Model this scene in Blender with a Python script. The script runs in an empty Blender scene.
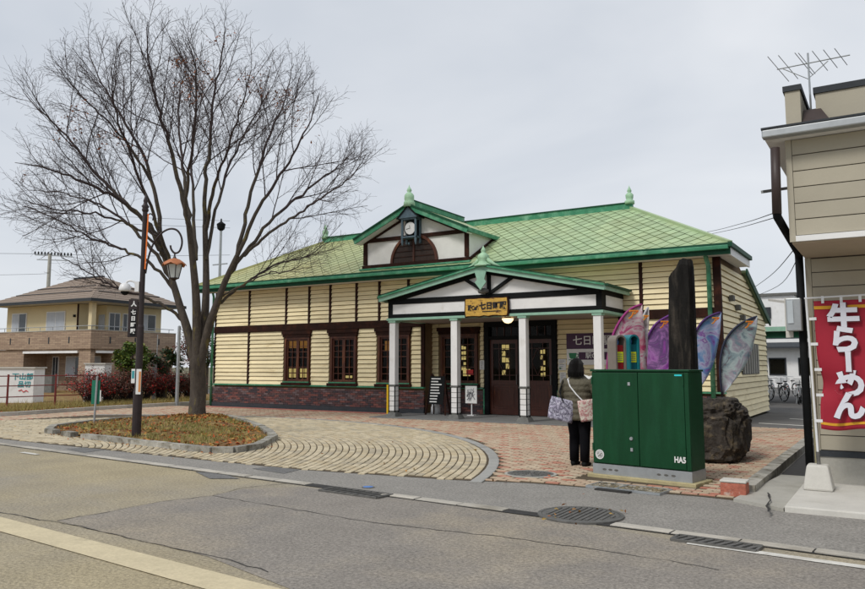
import bpy, bmesh, math, random
from mathutils import Vector, Matrix, noise
R = math.radians
rnd = random.Random(11)
SC = bpy.context.scene
COL = SC.collection
# ------------------------------------------------------------------ camera
F_PX, CX, CY, HZ, EYE, AZ = 755.0, 428.0, 286.0, 366.5, 1.55, R(121.9)
PITCH = math.atan((HZ - CY) / F_PX)
cd = bpy.data.cameras.new('camera'); cam = bpy.data.objects.new('camera', cd); COL.objects.link(cam)
cam.location = (0, 0, EYE)
cam.rotation_euler = (math.pi / 2 + PITCH, 0, AZ - math.pi / 2)
cd.sensor_width = 36; cd.sensor_fit = 'HORIZONTAL'
cd.lens = 36 * F_PX / 865
cd.shift_x = 4.5 / 865; cd.shift_y = -8.5 / 865
cd.clip_start = 0.1; cd.clip_end = 3000
SC.camera = cam
FW = Vector((math.cos(AZ) * math.cos(PITCH), math.sin(AZ) * math.cos(PITCH), math.sin(PITCH)))
RT = Vector((math.sin(AZ), -math.cos(AZ), 0)); UP = RT.cross(FW)
def ray(x, y): return FW * F_PX + RT * (x - CX) + UP * (CY - y)
def at(x, y, depth): v = ray(x, y); return v * (depth / v.dot(FW)) + Vector((0, 0, EYE))
def onY(x, y, Y): v = ray(x, y); return v * (Y / v.y) + Vector((0, 0, EYE))
def onG(x, y, z=0): v = ray(x, y); return v * ((z - EYE) / v.z) + Vector((0, 0, EYE))
def depth_of(p): return (Vector(p) - Vector((0, 0, EYE))).dot(FW)
# ------------------------------------------------------------------ world, sun, exposure
SUN_EL, SUN_AZ = R(48), R(-105)            # sun azimuth measured from +X: behind the photographer
W = bpy.data.worlds.new('World'); SC.world = W; W.use_nodes = True
nt = W.node_tree; nt.nodes.clear()
N = nt.nodes.new; L = nt.links.new
out = N('ShaderNodeOutputWorld'); bg = N('ShaderNodeBackground'); bg.inputs['Strength'].default_value = 0.1
sky = N('ShaderNodeTexSky'); sky.sky_type = 'NISHITA'; sky.sun_disc = False
sky.sun_elevation = SUN_EL; sky.sun_rotation = math.pi / 2 - SUN_AZ
tc = N('ShaderNodeTexCoord'); mp = N('ShaderNodeMapping'); mp.inputs['Scale'].default_value = (1.0, 1.0, 2.4)
n1 = N('ShaderNodeTexNoise'); n1.inputs['Scale'].default_value = 1.5; n1.inputs['Detail'].default_value = 5; n1.inputs['Roughness'].default_value = .5; n1.inputs['Distortion'].default_value = .35
cr = N('ShaderNodeValToRGB'); cr.color_ramp.elements[0].position = .34; cr.color_ramp.elements[1].position = .72
cr.color_ramp.elements[0].color = (.50, .54, .60, 1); cr.color_ramp.elements[1].color = (.715, .735, .765, 1)
vm = N('ShaderNodeVectorMath'); vm.operation = 'SCALE'; vm.inputs['Scale'].default_value = 8.7
mx = N('ShaderNodeMixRGB'); mx.inputs['Fac'].default_value = .93
L(tc.outputs['Generated'], mp.inputs['Vector']); L(mp.outputs['Vector'], n1.inputs['Vector']); L(n1.outputs['Fac'], cr.inputs['Fac'])
L(cr.outputs['Color'], vm.inputs[0]); L(sky.outputs['Color'], mx.inputs['Color1']); L(vm.outputs['Vector'], mx.inputs['Color2'])
L(mx.outputs['Color'], bg.inputs['Color']); L(bg.outputs['Background'], out.inputs['Surface'])
sd = bpy.data.lights.new('sun', 'SUN'); sd.energy = 1.5; sd.angle = R(14); sd.color = (1, .965, .91)
so = bpy.data.objects.new('sun', sd); COL.objects.link(so)
sdir = Vector((math.cos(SUN_EL) * math.cos(SUN_AZ), math.cos(SUN_EL) * math.sin(SUN_AZ), math.sin(SUN_EL)))
so.rotation_euler = (-sdir).to_track_quat('-Z', 'Y').to_euler(); so.location = (0, 0, 40)
SC.view_settings.view_transform = 'Standard'; SC.view_settings.look = 'None'
SC.view_settings.gamma = 1; SC.view_settings.use_curve_mapping = False
SC.view_settings.exposure = 0.42
# ------------------------------------------------------------------ helpers
WM = {}
def tag(o, label=None, cat=None, group=None, kind=None):
    if label: o['label'] = label
    if cat: o['category'] = cat
    if group: o['group'] = group
    if kind: o['kind'] = kind
    return o
def thing(name, loc, label, cat, group=None, rz=0):
    o = bpy.data.objects.new(name, None); COL.objects.link(o); o.empty_display_size = .2
    o.location = loc; o.rotation_euler = (0, 0, rz)
    WM[o.name] = Matrix.Translation(loc) @ Matrix.Rotation(rz, 4, 'Z')
    return tag(o, label, cat, group)
def link(name, me, m, parent=None, world=True):
    o = bpy.data.objects.new(name, me); COL.objects.link(o)
    if m is not None and len(me.materials) == 0: me.materials.append(m)
    if parent is not None: o.parent = parent; WM[o.name] = WM[parent.name].copy()
    else: WM[o.name] = Matrix.Identity(4)
    return o
class MB:
    def __init__(s): s.v = []; s.f = []; s.t = []; s.tone = .5
    def add(s, vs, fs):
        n = len(s.v); s.v += [tuple(v) for v in vs]; s.f += [tuple(i + n for i in f) for f in fs]; s.t += [s.tone] * len(fs)
        return s
    def box(s, x0, x1, y0, y1, z0, z1, M=None):
        vs = [(x0,y0,z0),(x1,y0,z0),(x1,y1,z0),(x0,y1,z0),(x0,y0,z1),(x1,y0,z1),(x1,y1,z1),(x0,y1,z1)]
        if M is not None: vs = [M @ Vector(v) for v in vs]
        return s.add(vs, [(0,3,2,1),(4,5,6,7),(0,1,5,4),(1,2,6,5),(2,3,7,6),(3,0,4,7)])
    def bar(s, p, q, w, h, up=(0,0,1), off=0):
        p = Vector(p); q = Vector(q); d = (q - p).normalized(); u = Vector(up); sd_ = d.cross(u).normalized(); u = sd_.cross(d).normalized()
        vs = [a + sd_ * (i * w / 2) + u * (j * h / 2 + off) for a in (p, q) for (i, j) in ((-1,-1),(1,-1),(1,1),(-1,1))]
        return s.add(vs, [(0,3,2,1),(4,5,6,7),(0,1,5,4),(1,2,6,5),(2,3,7,6),(3,0,4,7)])
    def prism(s, poly, vec):
        n = len(poly); v = Vector(vec); a = [Vector(p) for p in poly]
        fs = [tuple(range(n - 1, -1, -1)), tuple(range(n, 2 * n))] + [(i, (i + 1) % n, n + (i + 1) % n, n + i) for i in range(n)]
        return s.add(a + [p + v for p in a], fs)
    def tube(s, pts, rad, n=8, cap=True):
        pts = [Vector(p) for p in pts]
        if not isinstance(rad, (list, tuple)): rad = [rad] * len(pts)
        vs = []; ref = None
        for i, p in enumerate(pts):
            d = (pts[min(i + 1, len(pts) - 1)] - pts[max(i - 1, 0)])
            d = d.normalized() if d.length > 1e-9 else Vector((0, 0, 1))
            if ref is None: ref = Vector((1, 0, 0)) if abs(d.x) < .8 else Vector((0, 1, 0))
            a = (ref - d * ref.dot(d)).normalized(); b = d.cross(a); ref = a
            vs += [p + (a * math.cos(2 * math.pi * k / n) + b * math.sin(2 * math.pi * k / n)) * rad[i] for k in range(n)]
        fs = [(i * n + k, i * n + (k + 1) % n, (i + 1) * n + (k + 1) % n, (i + 1) * n + k) for i in range(len(pts) - 1) for k in range(n)]
        if cap: fs += [tuple(range(n - 1, -1, -1)), tuple(range((len(pts) - 1) * n, len(pts) * n))]
        return s.add(vs, fs)
    def lathe(s, prof, o=(0,0,0), n=16, M=None):
        o = Vector(o); vs = []
        for r, z in prof:
            for k in range(n):
                p = Vector((r * math.cos(2 * math.pi * k / n), r * math.sin(2 * math.pi * k / n), z))
                if M is not None: p = M @ p
                vs.append(o + p)
        fs = [(i * n + k, i * n + (k + 1) % n, (i + 1) * n + (k + 1) % n, (i + 1) * n + k) for i in range(len(prof) - 1) for k in range(n)]
        fs += [tuple(range(n - 1, -1, -1)), tuple(range((len(prof) - 1) * n, len(prof) * n))]
        return s.add(vs, fs)
    def loft(s, rings, cap=True):
        n = len(rings[0]); vs = [v for r in rings for v in r]
        fs = [(i * n + k, i * n + (k + 1) % n, (i + 1) * n + (k + 1) % n, (i + 1) * n + k) for i in range(len(rings) - 1) for k in range(n)]
        if cap: fs += [tuple(range(n - 1, -1, -1)), tuple(range((len(rings) - 1) * n, len(rings) * n))]
        return s.add(vs, fs)
    def mesh(s, name, m, M=None):
        me = bpy.data.meshes.new(name)
        vs = s.v if M is None else [M @ Vector(v) for v in s.v]
        me.from_pydata([tuple(v) for v in vs], [], s.f)
        a = me.attributes.new('tone', 'FLOAT', 'FACE'); a.data.foreach_set('value', s.t)
        if m is not None: me.materials.append(m)
        me.update(); return me
    def build(s, name, m, parent=None, local=False, smooth=False, bevel=0, kind=None, seg=2, sub=0):
        M = None if (parent is None or local) else WM[parent.name].inverted()
        me = s.mesh(name, m, M)
        if smooth:
            for p in me.polygons: p.use_smooth = True
        o = link(name, me, None, parent)
        if bevel:
            b = o.modifiers.new('bevel', 'BEVEL'); b.width = bevel; b.segments = seg; b.limit_method = 'ANGLE'; b.angle_limit = R(35)
        if sub:
            b = o.modifiers.new('sub', 'SUBSURF'); b.levels = sub; b.render_levels = sub
        if kind: o['kind'] = kind
        return o
def piece(name, me, parent, M):
    o = bpy.data.objects.new(name, me); COL.objects.link(o)
    if parent is not None: o.parent = parent; o.matrix_basis = WM[parent.name].inverted() @ M
    else: o.matrix_basis = M
    WM[o.name] = M
    return o
def copy_tree(o, parent=None):
    c = o.copy(); COL.objects.link(c)
    if parent is not None: c.parent = parent
    WM[c.name] = WM.get(o.name, Matrix.Identity(4)).copy()
    for ch in list(o.children): copy_tree(ch, c)
    return c
def facing(o, x=(1,0,0), y=(0,0,1)):
    x = Vector(x).normalized(); y = Vector(y).normalized(); z = x.cross(y)
    M = Matrix.Identity(4)
    for i, a in enumerate((x, y, z)):
        for j in range(3): M[j][i] = a[j]
    M.translation = Vector(o); return M
def text(name, s, size, m, parent, M, extr=.003, bold=0, wide=1, ax='CENTER', ay='CENTER', shear=0):
    cu = bpy.data.curves.new(name, 'FONT'); cu.body = s; cu.size = size; cu.extrude = extr; cu.offset = bold
    cu.align_x = ax; cu.align_y = ay; cu.shear = shear; cu.resolution_u = 3; cu.space_line = .98
    t = bpy.data.objects.new(name + '_tmp', cu); COL.objects.link(t)
    dg = bpy.context.evaluated_depsgraph_get(); dg.update()
    me = bpy.data.meshes.new_from_object(t.evaluated_get(dg)); bpy.data.objects.remove(t); bpy.data.curves.remove(cu)
    me.materials.clear(); me.materials.append(m); me.name = name
    P = Matrix.Identity(4) if parent is None else WM[parent.name].inverted()
    me.transform(P @ M @ Matrix.Diagonal((wide, 1, 1, 1)))
    return link(name, me, None, parent)
# ------------------------------------------------------------------ materials
def mat(name, base, rough=.65, var=.14, scale=6, bump=0, bscale=None, metal=0, spec=.4, pal=None, col2=None, thr=None, stretch=(1,1,1), emit=None, detail=5, fine=0, coat=0, tonevar=0, scale2=None, xgrad=None):
    m = bpy.data.materials.new(name); m.use_nodes = True; t = m.node_tree; n = t.nodes; l = t.links
    b = n['Principled BSDF']; b.inputs['Roughness'].default_value = rough; b.inputs['Metallic'].default_value = metal
    b.inputs['Specular IOR Level'].default_value = spec
    if coat: b.inputs['Coat Weight'].default_value = coat; b.inputs['Coat Roughness'].default_value = .15
    g = n.new('ShaderNodeNewGeometry'); mpg = n.new('ShaderNodeMapping'); mpg.inputs['Scale'].default_value = stretch
    l.new(g.outputs['Position'], mpg.inputs['Vector'])
    nz = n.new('ShaderNodeTexNoise'); nz.inputs['Scale'].default_value = scale; nz.inputs['Detail'].default_value = detail; nz.inputs['Roughness'].default_value = .62
    l.new(mpg.outputs['Vector'], nz.inputs['Vector'])
    at_ = n.new('ShaderNodeAttribute'); at_.attribute_name = 'tone'
    if pal:
        r = n.new('ShaderNodeValToRGB'); r.color_ramp.interpolation = 'CONSTANT'; e = r.color_ramp.elements
        while len(e) < len(pal): e.new(.5)
        for i, c in enumerate(pal): e[i].position = i / len(pal); e[i].color = (*c, 1)
        l.new(at_.outputs['Fac'], r.inputs['Fac']); src = r.outputs['Color']
    else:
        rg = n.new('ShaderNodeRGB'); rg.outputs[0].default_value = (*base, 1); src = rg.outputs[0]
    # value noise
    mr = n.new('ShaderNodeMapRange'); mr.inputs['From Min'].default_value = .25; mr.inputs['From Max'].default_value = .75
    mr.inputs['To Min'].default_value = 1 - var; mr.inputs['To Max'].default_value = 1 + var
    l.new(nz.outputs['Fac'], mr.inputs['Value'])
    def scale_by(src, val):
        v = n.new('ShaderNodeVectorMath'); v.operation = 'SCALE'; l.new(src, v.inputs[0]); l.new(val, v.inputs['Scale']); return v.outputs['Vector']
    if col2:
        n2 = n.new('ShaderNodeTexNoise'); n2.inputs['Scale'].default_value = scale2 or scale * .45; n2.inputs['Detail'].default_value = 6; n2.inputs['Roughness'].default_value = .6
        l.new(mpg.outputs['Vector'], n2.inputs['Vector'])
        rr = n.new('ShaderNodeMapRange'); lo, hi = thr or (.45, .65)
        rr.inputs['From Min'].default_value = lo; rr.inputs['From Max'].default_value = hi; l.new(n2.outputs['Fac'], rr.inputs['Value'])
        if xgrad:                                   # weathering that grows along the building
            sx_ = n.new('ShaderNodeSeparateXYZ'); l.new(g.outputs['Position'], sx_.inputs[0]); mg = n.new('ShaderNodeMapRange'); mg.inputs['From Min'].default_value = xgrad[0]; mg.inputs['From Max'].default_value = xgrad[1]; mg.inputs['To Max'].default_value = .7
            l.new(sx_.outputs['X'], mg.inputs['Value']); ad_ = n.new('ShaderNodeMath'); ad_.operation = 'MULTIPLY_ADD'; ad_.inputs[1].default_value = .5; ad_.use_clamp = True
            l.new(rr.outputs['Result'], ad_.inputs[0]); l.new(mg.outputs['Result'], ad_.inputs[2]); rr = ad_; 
        mm = n.new('ShaderNodeMixRGB'); mm.inputs['Color2'].default_value = (*col2, 1); l.new(rr.outputs[0], mm.inputs['Fac']); l.new(src, mm.inputs['Color1']); src = mm.outputs['Color']
    src = scale_by(src, mr.outputs['Result'])
    if tonevar:
        mt = n.new('ShaderNodeMapRange'); mt.inputs['To Min'].default_value = 1 - tonevar; mt.inputs['To Max'].default_value = 1 + tonevar
        l.new(at_.outputs['Fac'], mt.inputs['Value']); src = scale_by(src, mt.outputs['Result'])
    if fine:
        nf = n.new('ShaderNodeTexNoise'); nf.inputs['Scale'].default_value = 34; nf.inputs['Detail'].default_value = 4; nf.inputs['Roughness'].default_value = .8
        l.new(g.outputs['Position'], nf.inputs['Vector'])
        mf = n.new('ShaderNodeMapRange'); mf.inputs['From Min'].default_value = .3; mf.inputs['From Max'].default_value = .7; mf.inputs['To Min'].default_value = 1 - fine; mf.inputs['To Max'].default_value = 1 + fine
        l.new(nf.outputs['Fac'], mf.inputs['Value']); src = scale_by(src, mf.outputs['Result'])
    l.new(src, b.inputs['Base Color'])
    if bump:
        nb = n.new('ShaderNodeTexNoise'); nb.inputs['Scale'].default_value = bscale or scale * 4; nb.inputs['Detail'].default_value = 4
        l.new(mpg.outputs['Vector'], nb.inputs['Vector'])
        bp = n.new('ShaderNodeBump'); bp.inputs['Strength'].default_value = bump; bp.inputs['Distance'].default_value = .02
        l.new(nb.outputs['Fac'], bp.inputs['Height']); l.new(bp.outputs['Normal'], b.inputs['Normal'])
    if emit: b.inputs['Emission Color'].default_value = (*emit[0], 1); b.inputs['Emission Strength'].default_value = emit[1]
    return m
def glass_mat(name, tint, refl=.12, rough=.02):
    m = bpy.data.materials.new(name); m.use_nodes = True; t = m.node_tree; n = t.nodes; l = t.links; n.clear()
    o = n.new('ShaderNodeOutputMaterial'); mxs = n.new('ShaderNodeMixShader'); tr = n.new('ShaderNodeBsdfTransparent'); gl = n.new('ShaderNodeBsdfGlossy')
    tr.inputs['Color'].default_value = (*tint, 1); gl.inputs['Roughness'].default_value = rough; gl.inputs['Color'].default_value = (1, 1, 1, 1)
    fr = n.new('ShaderNodeLayerWeight'); fr.inputs['Blend'].default_value = refl
    l.new(fr.outputs['Fresnel'], mxs.inputs['Fac']); l.new(tr.outputs[0], mxs.inputs[1]); l.new(gl.outputs[0], mxs.inputs[2]); l.new(mxs.outputs[0], o.inputs['Surface'])
    return m
M = {}
M['cream'] = mat('cream_board', (.80, .69, .43), .6, .09, 3, .15, 30, tonevar=.09, stretch=(.6, .6, 2.5), col2=(.55, .43, .22), thr=(.56, .78), scale2=1.6)
M['timber'] = mat('dark_timber', (.024, .010, .007), .7, .3, 9, .2, 40, col2=(.055, .018, .010), thr=(.5, .7), spec=.12)
M['black'] = mat('black_paint', (.008, .009, .0095), .7, .2, 8, spec=.12)
M['white'] = mat('white_paint', (.76, .755, .74), .5, .06, 3, .05, 25, col2=(.60, .58, .53), thr=(.58, .78), scale2=2.5)
M['plaster'] = mat('white_plaster', (.72, .71, .68), .75, .07, 2.5, .08, 30, col2=(.62, .61, .57), thr=(.5, .8))
M['green_trim'] = mat('green_trim', (.055, .235, .13), .5, .25, 4, .1, 20, col2=(.17, .37, .24), thr=(.5, .72), spec=.2, scale2=3)
M['green_dark'] = mat('green_dark_trim', (.014, .07, .038), .55, .25, 4, spec=.15)
M['green_pale'] = mat('green_pale_trim', (.26, .45, .34), .5, .15, 5)
M['verdigris'] = mat('verdigris', (.33, .52, .34), .6, .22, 7, .2, 40)
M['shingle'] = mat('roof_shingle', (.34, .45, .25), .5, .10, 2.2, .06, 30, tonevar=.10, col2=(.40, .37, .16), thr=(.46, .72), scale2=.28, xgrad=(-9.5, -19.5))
M['roofbase'] = mat('roof_base', (.13, .15, .07), .8, .2, 3)
M['brick_dark'] = mat('station_brick', (.2, .1, .08), .8, .25, 12, .2, 60, pal=[(.085,.045,.043),(.13,.055,.052),(.07,.046,.05),(.19,.075,.062),(.10,.062,.06),(.05,.04,.045),(.14,.10,.10)])
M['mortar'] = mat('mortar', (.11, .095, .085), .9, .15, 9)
M['plinth'] = mat('dark_plinth', (.035, .04, .046), .8, .2, 5, .1)
M['stone_dark'] = mat('dark_stone', (.13, .13, .12), .85, .3, 9, .4, 30)
M['wood_red'] = mat('red_brown_wood', (.07, .02, .010), .5, .35, 5, .1, 40, stretch=(3, 3, .6), col2=(.2, .065, .02), thr=(.52, .72))
M['wood_door'] = mat('door_wood', (.06, .015, .008), .35, .35, 4, .1, 40, stretch=(5, 5, .7), col2=(.2, .06, .015), thr=(.6, .8))
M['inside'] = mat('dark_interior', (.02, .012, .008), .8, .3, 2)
M['lit'] = mat('lit_window', (.8, .7, .3), .5, .1, 3, emit=((1, .84, .36), .8))
M['lit_orange'] = mat('lit_amber', (.8, .4, .1), .5, .1, 3, emit=((1, .5, .12), .28))
M['lamp_on'] = mat('lamp_glow', (.9, .8, .6), .4, .05, 3, emit=((1, .72, .38), 1.5))
M['glass'] = glass_mat('window_glass', (.62, .6, .55), .14)
M['asphalt'] = mat('asphalt', (.27, .243, .20), .9, .13, 1.3, .35, 90, col2=(.345, .29, .185), thr=(.40, .60), fine=.55, scale2=.22)
M['asphalt_verge'] = mat('asphalt_verge', (.25, .235, .212), .9, .12, 1.6, .35, 90, fine=.5, col2=(.205, .195, .182), thr=(.55, .75), scale2=.35)
M['asphalt_dark'] = mat('asphalt_patch', (.15, .147, .142), .9, .2, 2.5, .3, 110, fine=.4)
M['asphalt_yard'] = mat('asphalt_yard', (.115, .11, .105), .9, .15, 1.2, .2, 110, fine=.1)
M['tar'] = mat('tar_crack', (.032, .03, .028), .8, .3, 9)
M['concrete'] = mat('concrete', (.40, .385, .34), .85, .14, 2.5, .15, 50, col2=(.30, .285, .24), thr=(.5, .75), fine=.06)
M['concrete_pale'] = mat('pale_concrete', (.56, .54, .49), .85, .1, 2.5, .12, 50, fine=.05, col2=(.45,.43,.37), thr=(.52,.75))
M['kerb'] = mat('kerb_stone', (.33, .315, .275), .9, .25, 6, .4, 45, col2=(.15, .135, .10), thr=(.48, .66), tonevar=.18, scale2=5, fine=.2)
M['joint'] = mat('paving_joint', (.085, .062, .036), .95, .25, 3, fine=.2)
M['sett'] = mat('sett', (.4, .36, .3), .85, .12, 4, .2, 60, pal=[(.47,.385,.25),(.51,.435,.30),(.43,.36,.24),(.54,.46,.32),(.47,.40,.275),(.39,.335,.24)], fine=.08)
M['band'] = mat('band_stone', (.30, .295, .275), .85, .12, 4, .15, 60, tonevar=.12)
M['paver'] = mat('brick_paver', (.4, .2, .15), .85, .12, 4, .2, 60, pal=[(.42,.19,.13),(.44,.345,.24),(.39,.155,.105),(.42,.31,.215),(.48,.39,.28),(.41,.235,.165),(.44,.335,.235),(.43,.315,.22)], fine=.08, col2=(.30,.22,.15), thr=(.55,.8), scale2=.5)
M['redband'] = mat('red_band', (.47, .17, .13), .8, .12, 3, .1, 50, fine=.08)
M['slab'] = mat('porch_slab', (.17, .17, .165), .8, .15, 2.5, .1, 40, fine=.06)
M['iron'] = mat('cast_iron', (.14, .135, .125), .6, .3, 12, .2, 60, metal=.4)
M['steel'] = mat('galvanised', (.38, .40, .41), .45, .12, 8, metal=.55)
M['paint_line'] = mat('road_paint', (.62, .60, .55), .8, .15, 5, fine=.15, col2=(.36, .33, .28), thr=(.5, .72))
M['paint_cream'] = mat('road_paint_cream', (.55, .47, .31), .85, .12, 4, fine=.12, col2=(.3, .26, .18), thr=(.58, .75))
M['blue'] = mat('blue_marker', (.08, .2, .5), .5, .1)
# ------------------------------------------------------------------ ground, road, forecourt
def sheet(name, pts, z, m, kind='structure', parent=None):
    return MB().add([(p[0], p[1], z) for p in pts], [tuple(range(len(pts)))]).build(name, m, parent, kind=kind)
def lerp_table(tb, x):
    if x <= tb[0][0]: return tb[0][1]
    for (a, b), (c, d) in zip(tb, tb[1:]):
        if x <= c: return b + (d - b) * (x - a) / (c - a)
    return tb[-1][1]
EDGE = [(-60, 13.0), (-30, 10.2), (-15.8, 9.1), (-10.5, 8.9), (-7.8, 8.83), (-5.3, 9.15), (-4.3, 9.45), (-2.1, 9.56), (-1.6, 9.5)]
yedge = lambda x: lerp_table(EDGE, x)
gut = lambda x: 7.2 - .086 * (x + .5)
M['earth'] = mat('earth', (.16, .14, .09), .95, .25, .6, .3, 20, col2=(.12, .13, .06), thr=(.45, .6))
sheet('ground', [(-900, -500), (900, -500), (900, 1500), (-900, 1500)], -.03, M['earth'])
sheet('road', [(-300, gut(-300)), (-300, gut(-300) - 60), (300, gut(300) - 60), (300, gut(300))], 0, M['asphalt'])
vx = [-60, -30, -22, -15.8, -13, -10.5, -7.8, -6.5, -5.3, -4.3, -2.1, -1.6]
sheet('verge', [(x, gut(x) - .02) for x in (-60, 12)] + [(12, 10.5), (-1.6, 10.5), (-1.6, 9.5)] + [(x, yedge(x) + .02) for x in reversed(vx[:-1])], .004, M['asphalt_verge'])
FX0, FX1 = -24.3, -1.72
sheet('forecourt', [(x, yedge(x)) for x in [-24.3] + vx[3:-1]] + [(FX1, 9.5), (FX1, 20.3), (-4, 20.6), (-4, 21.2), (-24.3, 21.2)], .009, M['joint'])
fore = bpy.data.objects['forecourt']
sheet('station_yard', [(-3.9, 20.3), (FX1, 20.3), (FX1, 16), (14, 16), (14, 70), (-40, 70), (-40, 28.4), (-3.9, 28.4)], -.004, M['asphalt_yard'])
# --- forecourt pieces
CC = Vector((-15.5, 6.3)); CR = 10.85
ISL = [(-16.9,10.45),(-15.9,10.22),(-14.97,10.08),(-12.98,9.85),(-11.35,9.68),(-10.5,9.62),(-10.2,9.82),(-10.3,10.5),(-11.3,12.0),(-12.3,12.9),(-13.3,13.7),(-15.6,15.3),(-17.2,16.25),(-18.4,16.0),(-18.9,14.6),(-18.7,12.8),(-17.9,11.2)]
def inpoly(x, y, P):
    c = False; j = len(P) - 1
    for i in range(len(P)):
        if (P[i][1] > y) != (P[j][1] > y) and x < (P[j][0] - P[i][0]) * (y - P[i][1]) / (P[j][1] - P[i][1]) + P[i][0]: c = not c
        j = i
    return c
def visible(x, y, mx_=60):
    v = Vector((x, y, -EYE)); d = v.dot(FW)
    if d < 1: return False
    u = CX + F_PX * v.dot(RT) / d; w = CY - F_PX * v.dot(UP) / d
    return -mx_ < u < 865 + mx_ and w < 640
def unit_block(m, tone, name, ch=.10):
    b = MB(); b.tone = tone; c = ch
    vs = [(-.5,-.5,-1),(.5,-.5,-1),(.5,.5,-1),(-.5,.5,-1),(-.5,-.5,-.25),(.5,-.5,-.25),(.5,.5,-.25),(-.5,.5,-.25),(-.5+c,-.5+c*1.2,0),(.5-c,-.5+c*1.2,0),(.5-c,.5-c*1.2,0),(-.5+c,.5-c*1.2,0)]
    b.add(vs, [(0,1,5,4),(1,2,6,5),(2,3,7,6),(3,0,4,7),(4,5,9,8),(5,6,10,9),(6,7,11,10),(7,4,8,11),(8,9,10,11)])
    return b, b.mesh(name, m)
def lay(items, name, stuffname, m, parent, nt_, limit=300):
    """items: (x, y, angle, length, width, z, tone_index); largest in view as parts, the rest one mesh"""
    items.sort(key=lambda i: (i[0] ** 2 + i[1] ** 2) / (i[3]))
    var = [unit_block(m, (k + .5) / nt_, name) for k in range(nt_)]
    rest = MB()
    for k, (x, y, a, ln, wd, z, tn) in enumerate(items):
        T = Matrix.Translation((x, y, z)) @ Matrix.Rotation(a, 4, 'Z') @ Matrix.Rotation(rnd.gauss(0, .006), 4, 'X') @ Matrix.Rotation(rnd.gauss(0, .006), 4, 'Y') @ Matrix.Diagonal((ln, wd, .02, 1))
        if k < limit: piece(name, var[tn][1], parent, T)
        else:
            b = var[tn][0]; rest.tone = (tn + .5) / nt_; rest.add([T @ Vector(v) for v in b.v], b.f)
    if rest.v: rest.build(stuffname, m, parent, kind='stuff')
items = []
rr_ = CR - .07; pitch = .122
while rr_ > 2.2:
    nseg = int(2 * math.pi * rr_ / .235); off = rnd.random()
    for k in range(nseg):
        a = 2 * math.pi * (k + off) / nseg; x = CC.x + rr_ * math.cos(a); y = CC.y + rr_ * math.sin(a)
        if y < yedge(x) + .05 or x < -21.9 or inpoly(x, y, ISL) or not visible(x, y): continue
        if math.hypot(x, y) > 25: continue
        items.append((x, y, a + math.pi / 2, 2 * math.pi * rr_ / nseg - .018, pitch - .020, .024 + rnd.uniform(-.003, .003), rnd.randrange(6)))
    rr_ -= pitch
lay(items, 'sett', 'setts', M['sett'], fore, 6)
items = []                                                     # grey ring band
nb = 110
for k in range(nb):
    a = 2 * math.pi * k / nb; x = CC.x + (CR + .10) * math.cos(a); y = CC.y + (CR + .10) * math.sin(a)
    if y < yedge(x) + .1 or x < -21.9 or not visible(x, y): continue
    items.append((x, y, a + math.pi / 2, 2 * math.pi * (CR + .10) / nb - .012, .165, .026, rnd.randrange(4)))
lay(items, 'band_stone', 'band_stones', M['band'], fore, 4)
items = []                                                     # brick pavers in diagonal runs of red
bl, bw = .205, .104
ny = int((21 - 8.8) / bw)
for j in range(ny):
    y = 8.85 + j * bw
    for i in range(int(23 / bl)):
        x = -24.2 + i * bl + (j % 2) * bl * .5
        if x > FX1 - .1 or y < yedge(x) + .06 or not visible(x, y): continue
        d = math.hypot(x - CC.x, y - CC.y)
        if d < CR + .25 and x > -21.9: continue
        if y > 20.25 and x < -13.5: continue
        if y > 18.72 and -13.75 < x < -6.2: continue
        if y > 20.9 or inpoly(x, y, ISL): continue
        if -3.95 < x < -2.2 and 10.0 < y < 11.1: continue
        if (x + 4.6) ** 2 + (y - 10.18) ** 2 < .17: continue
        if (i + 2 * j) % 7 == 0 or (rnd.random() < .08): tn = rnd.choice((0, 2, 5))
        else: tn = rnd.choice((1, 3, 4, 6, 7))
        items.append((x, y, 0, bl - .017, bw - .019, .024 + rnd.uniform(-.003, .003), tn))
lay(items, 'brick_paver', 'brick_pavers', M['paver'], fore, 8)
sheet('red_band', [(-23.2, 20.3), (-13.5, 20.3), (-13.5, 20.8), (-23.2, 20.8)], .022, M['redband'])
MB().box(-13.75, -6.2, 18.72, 21.6, -.02, .045).build('porch_floor', M['slab'], kind='structure', bevel=.01)
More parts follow.
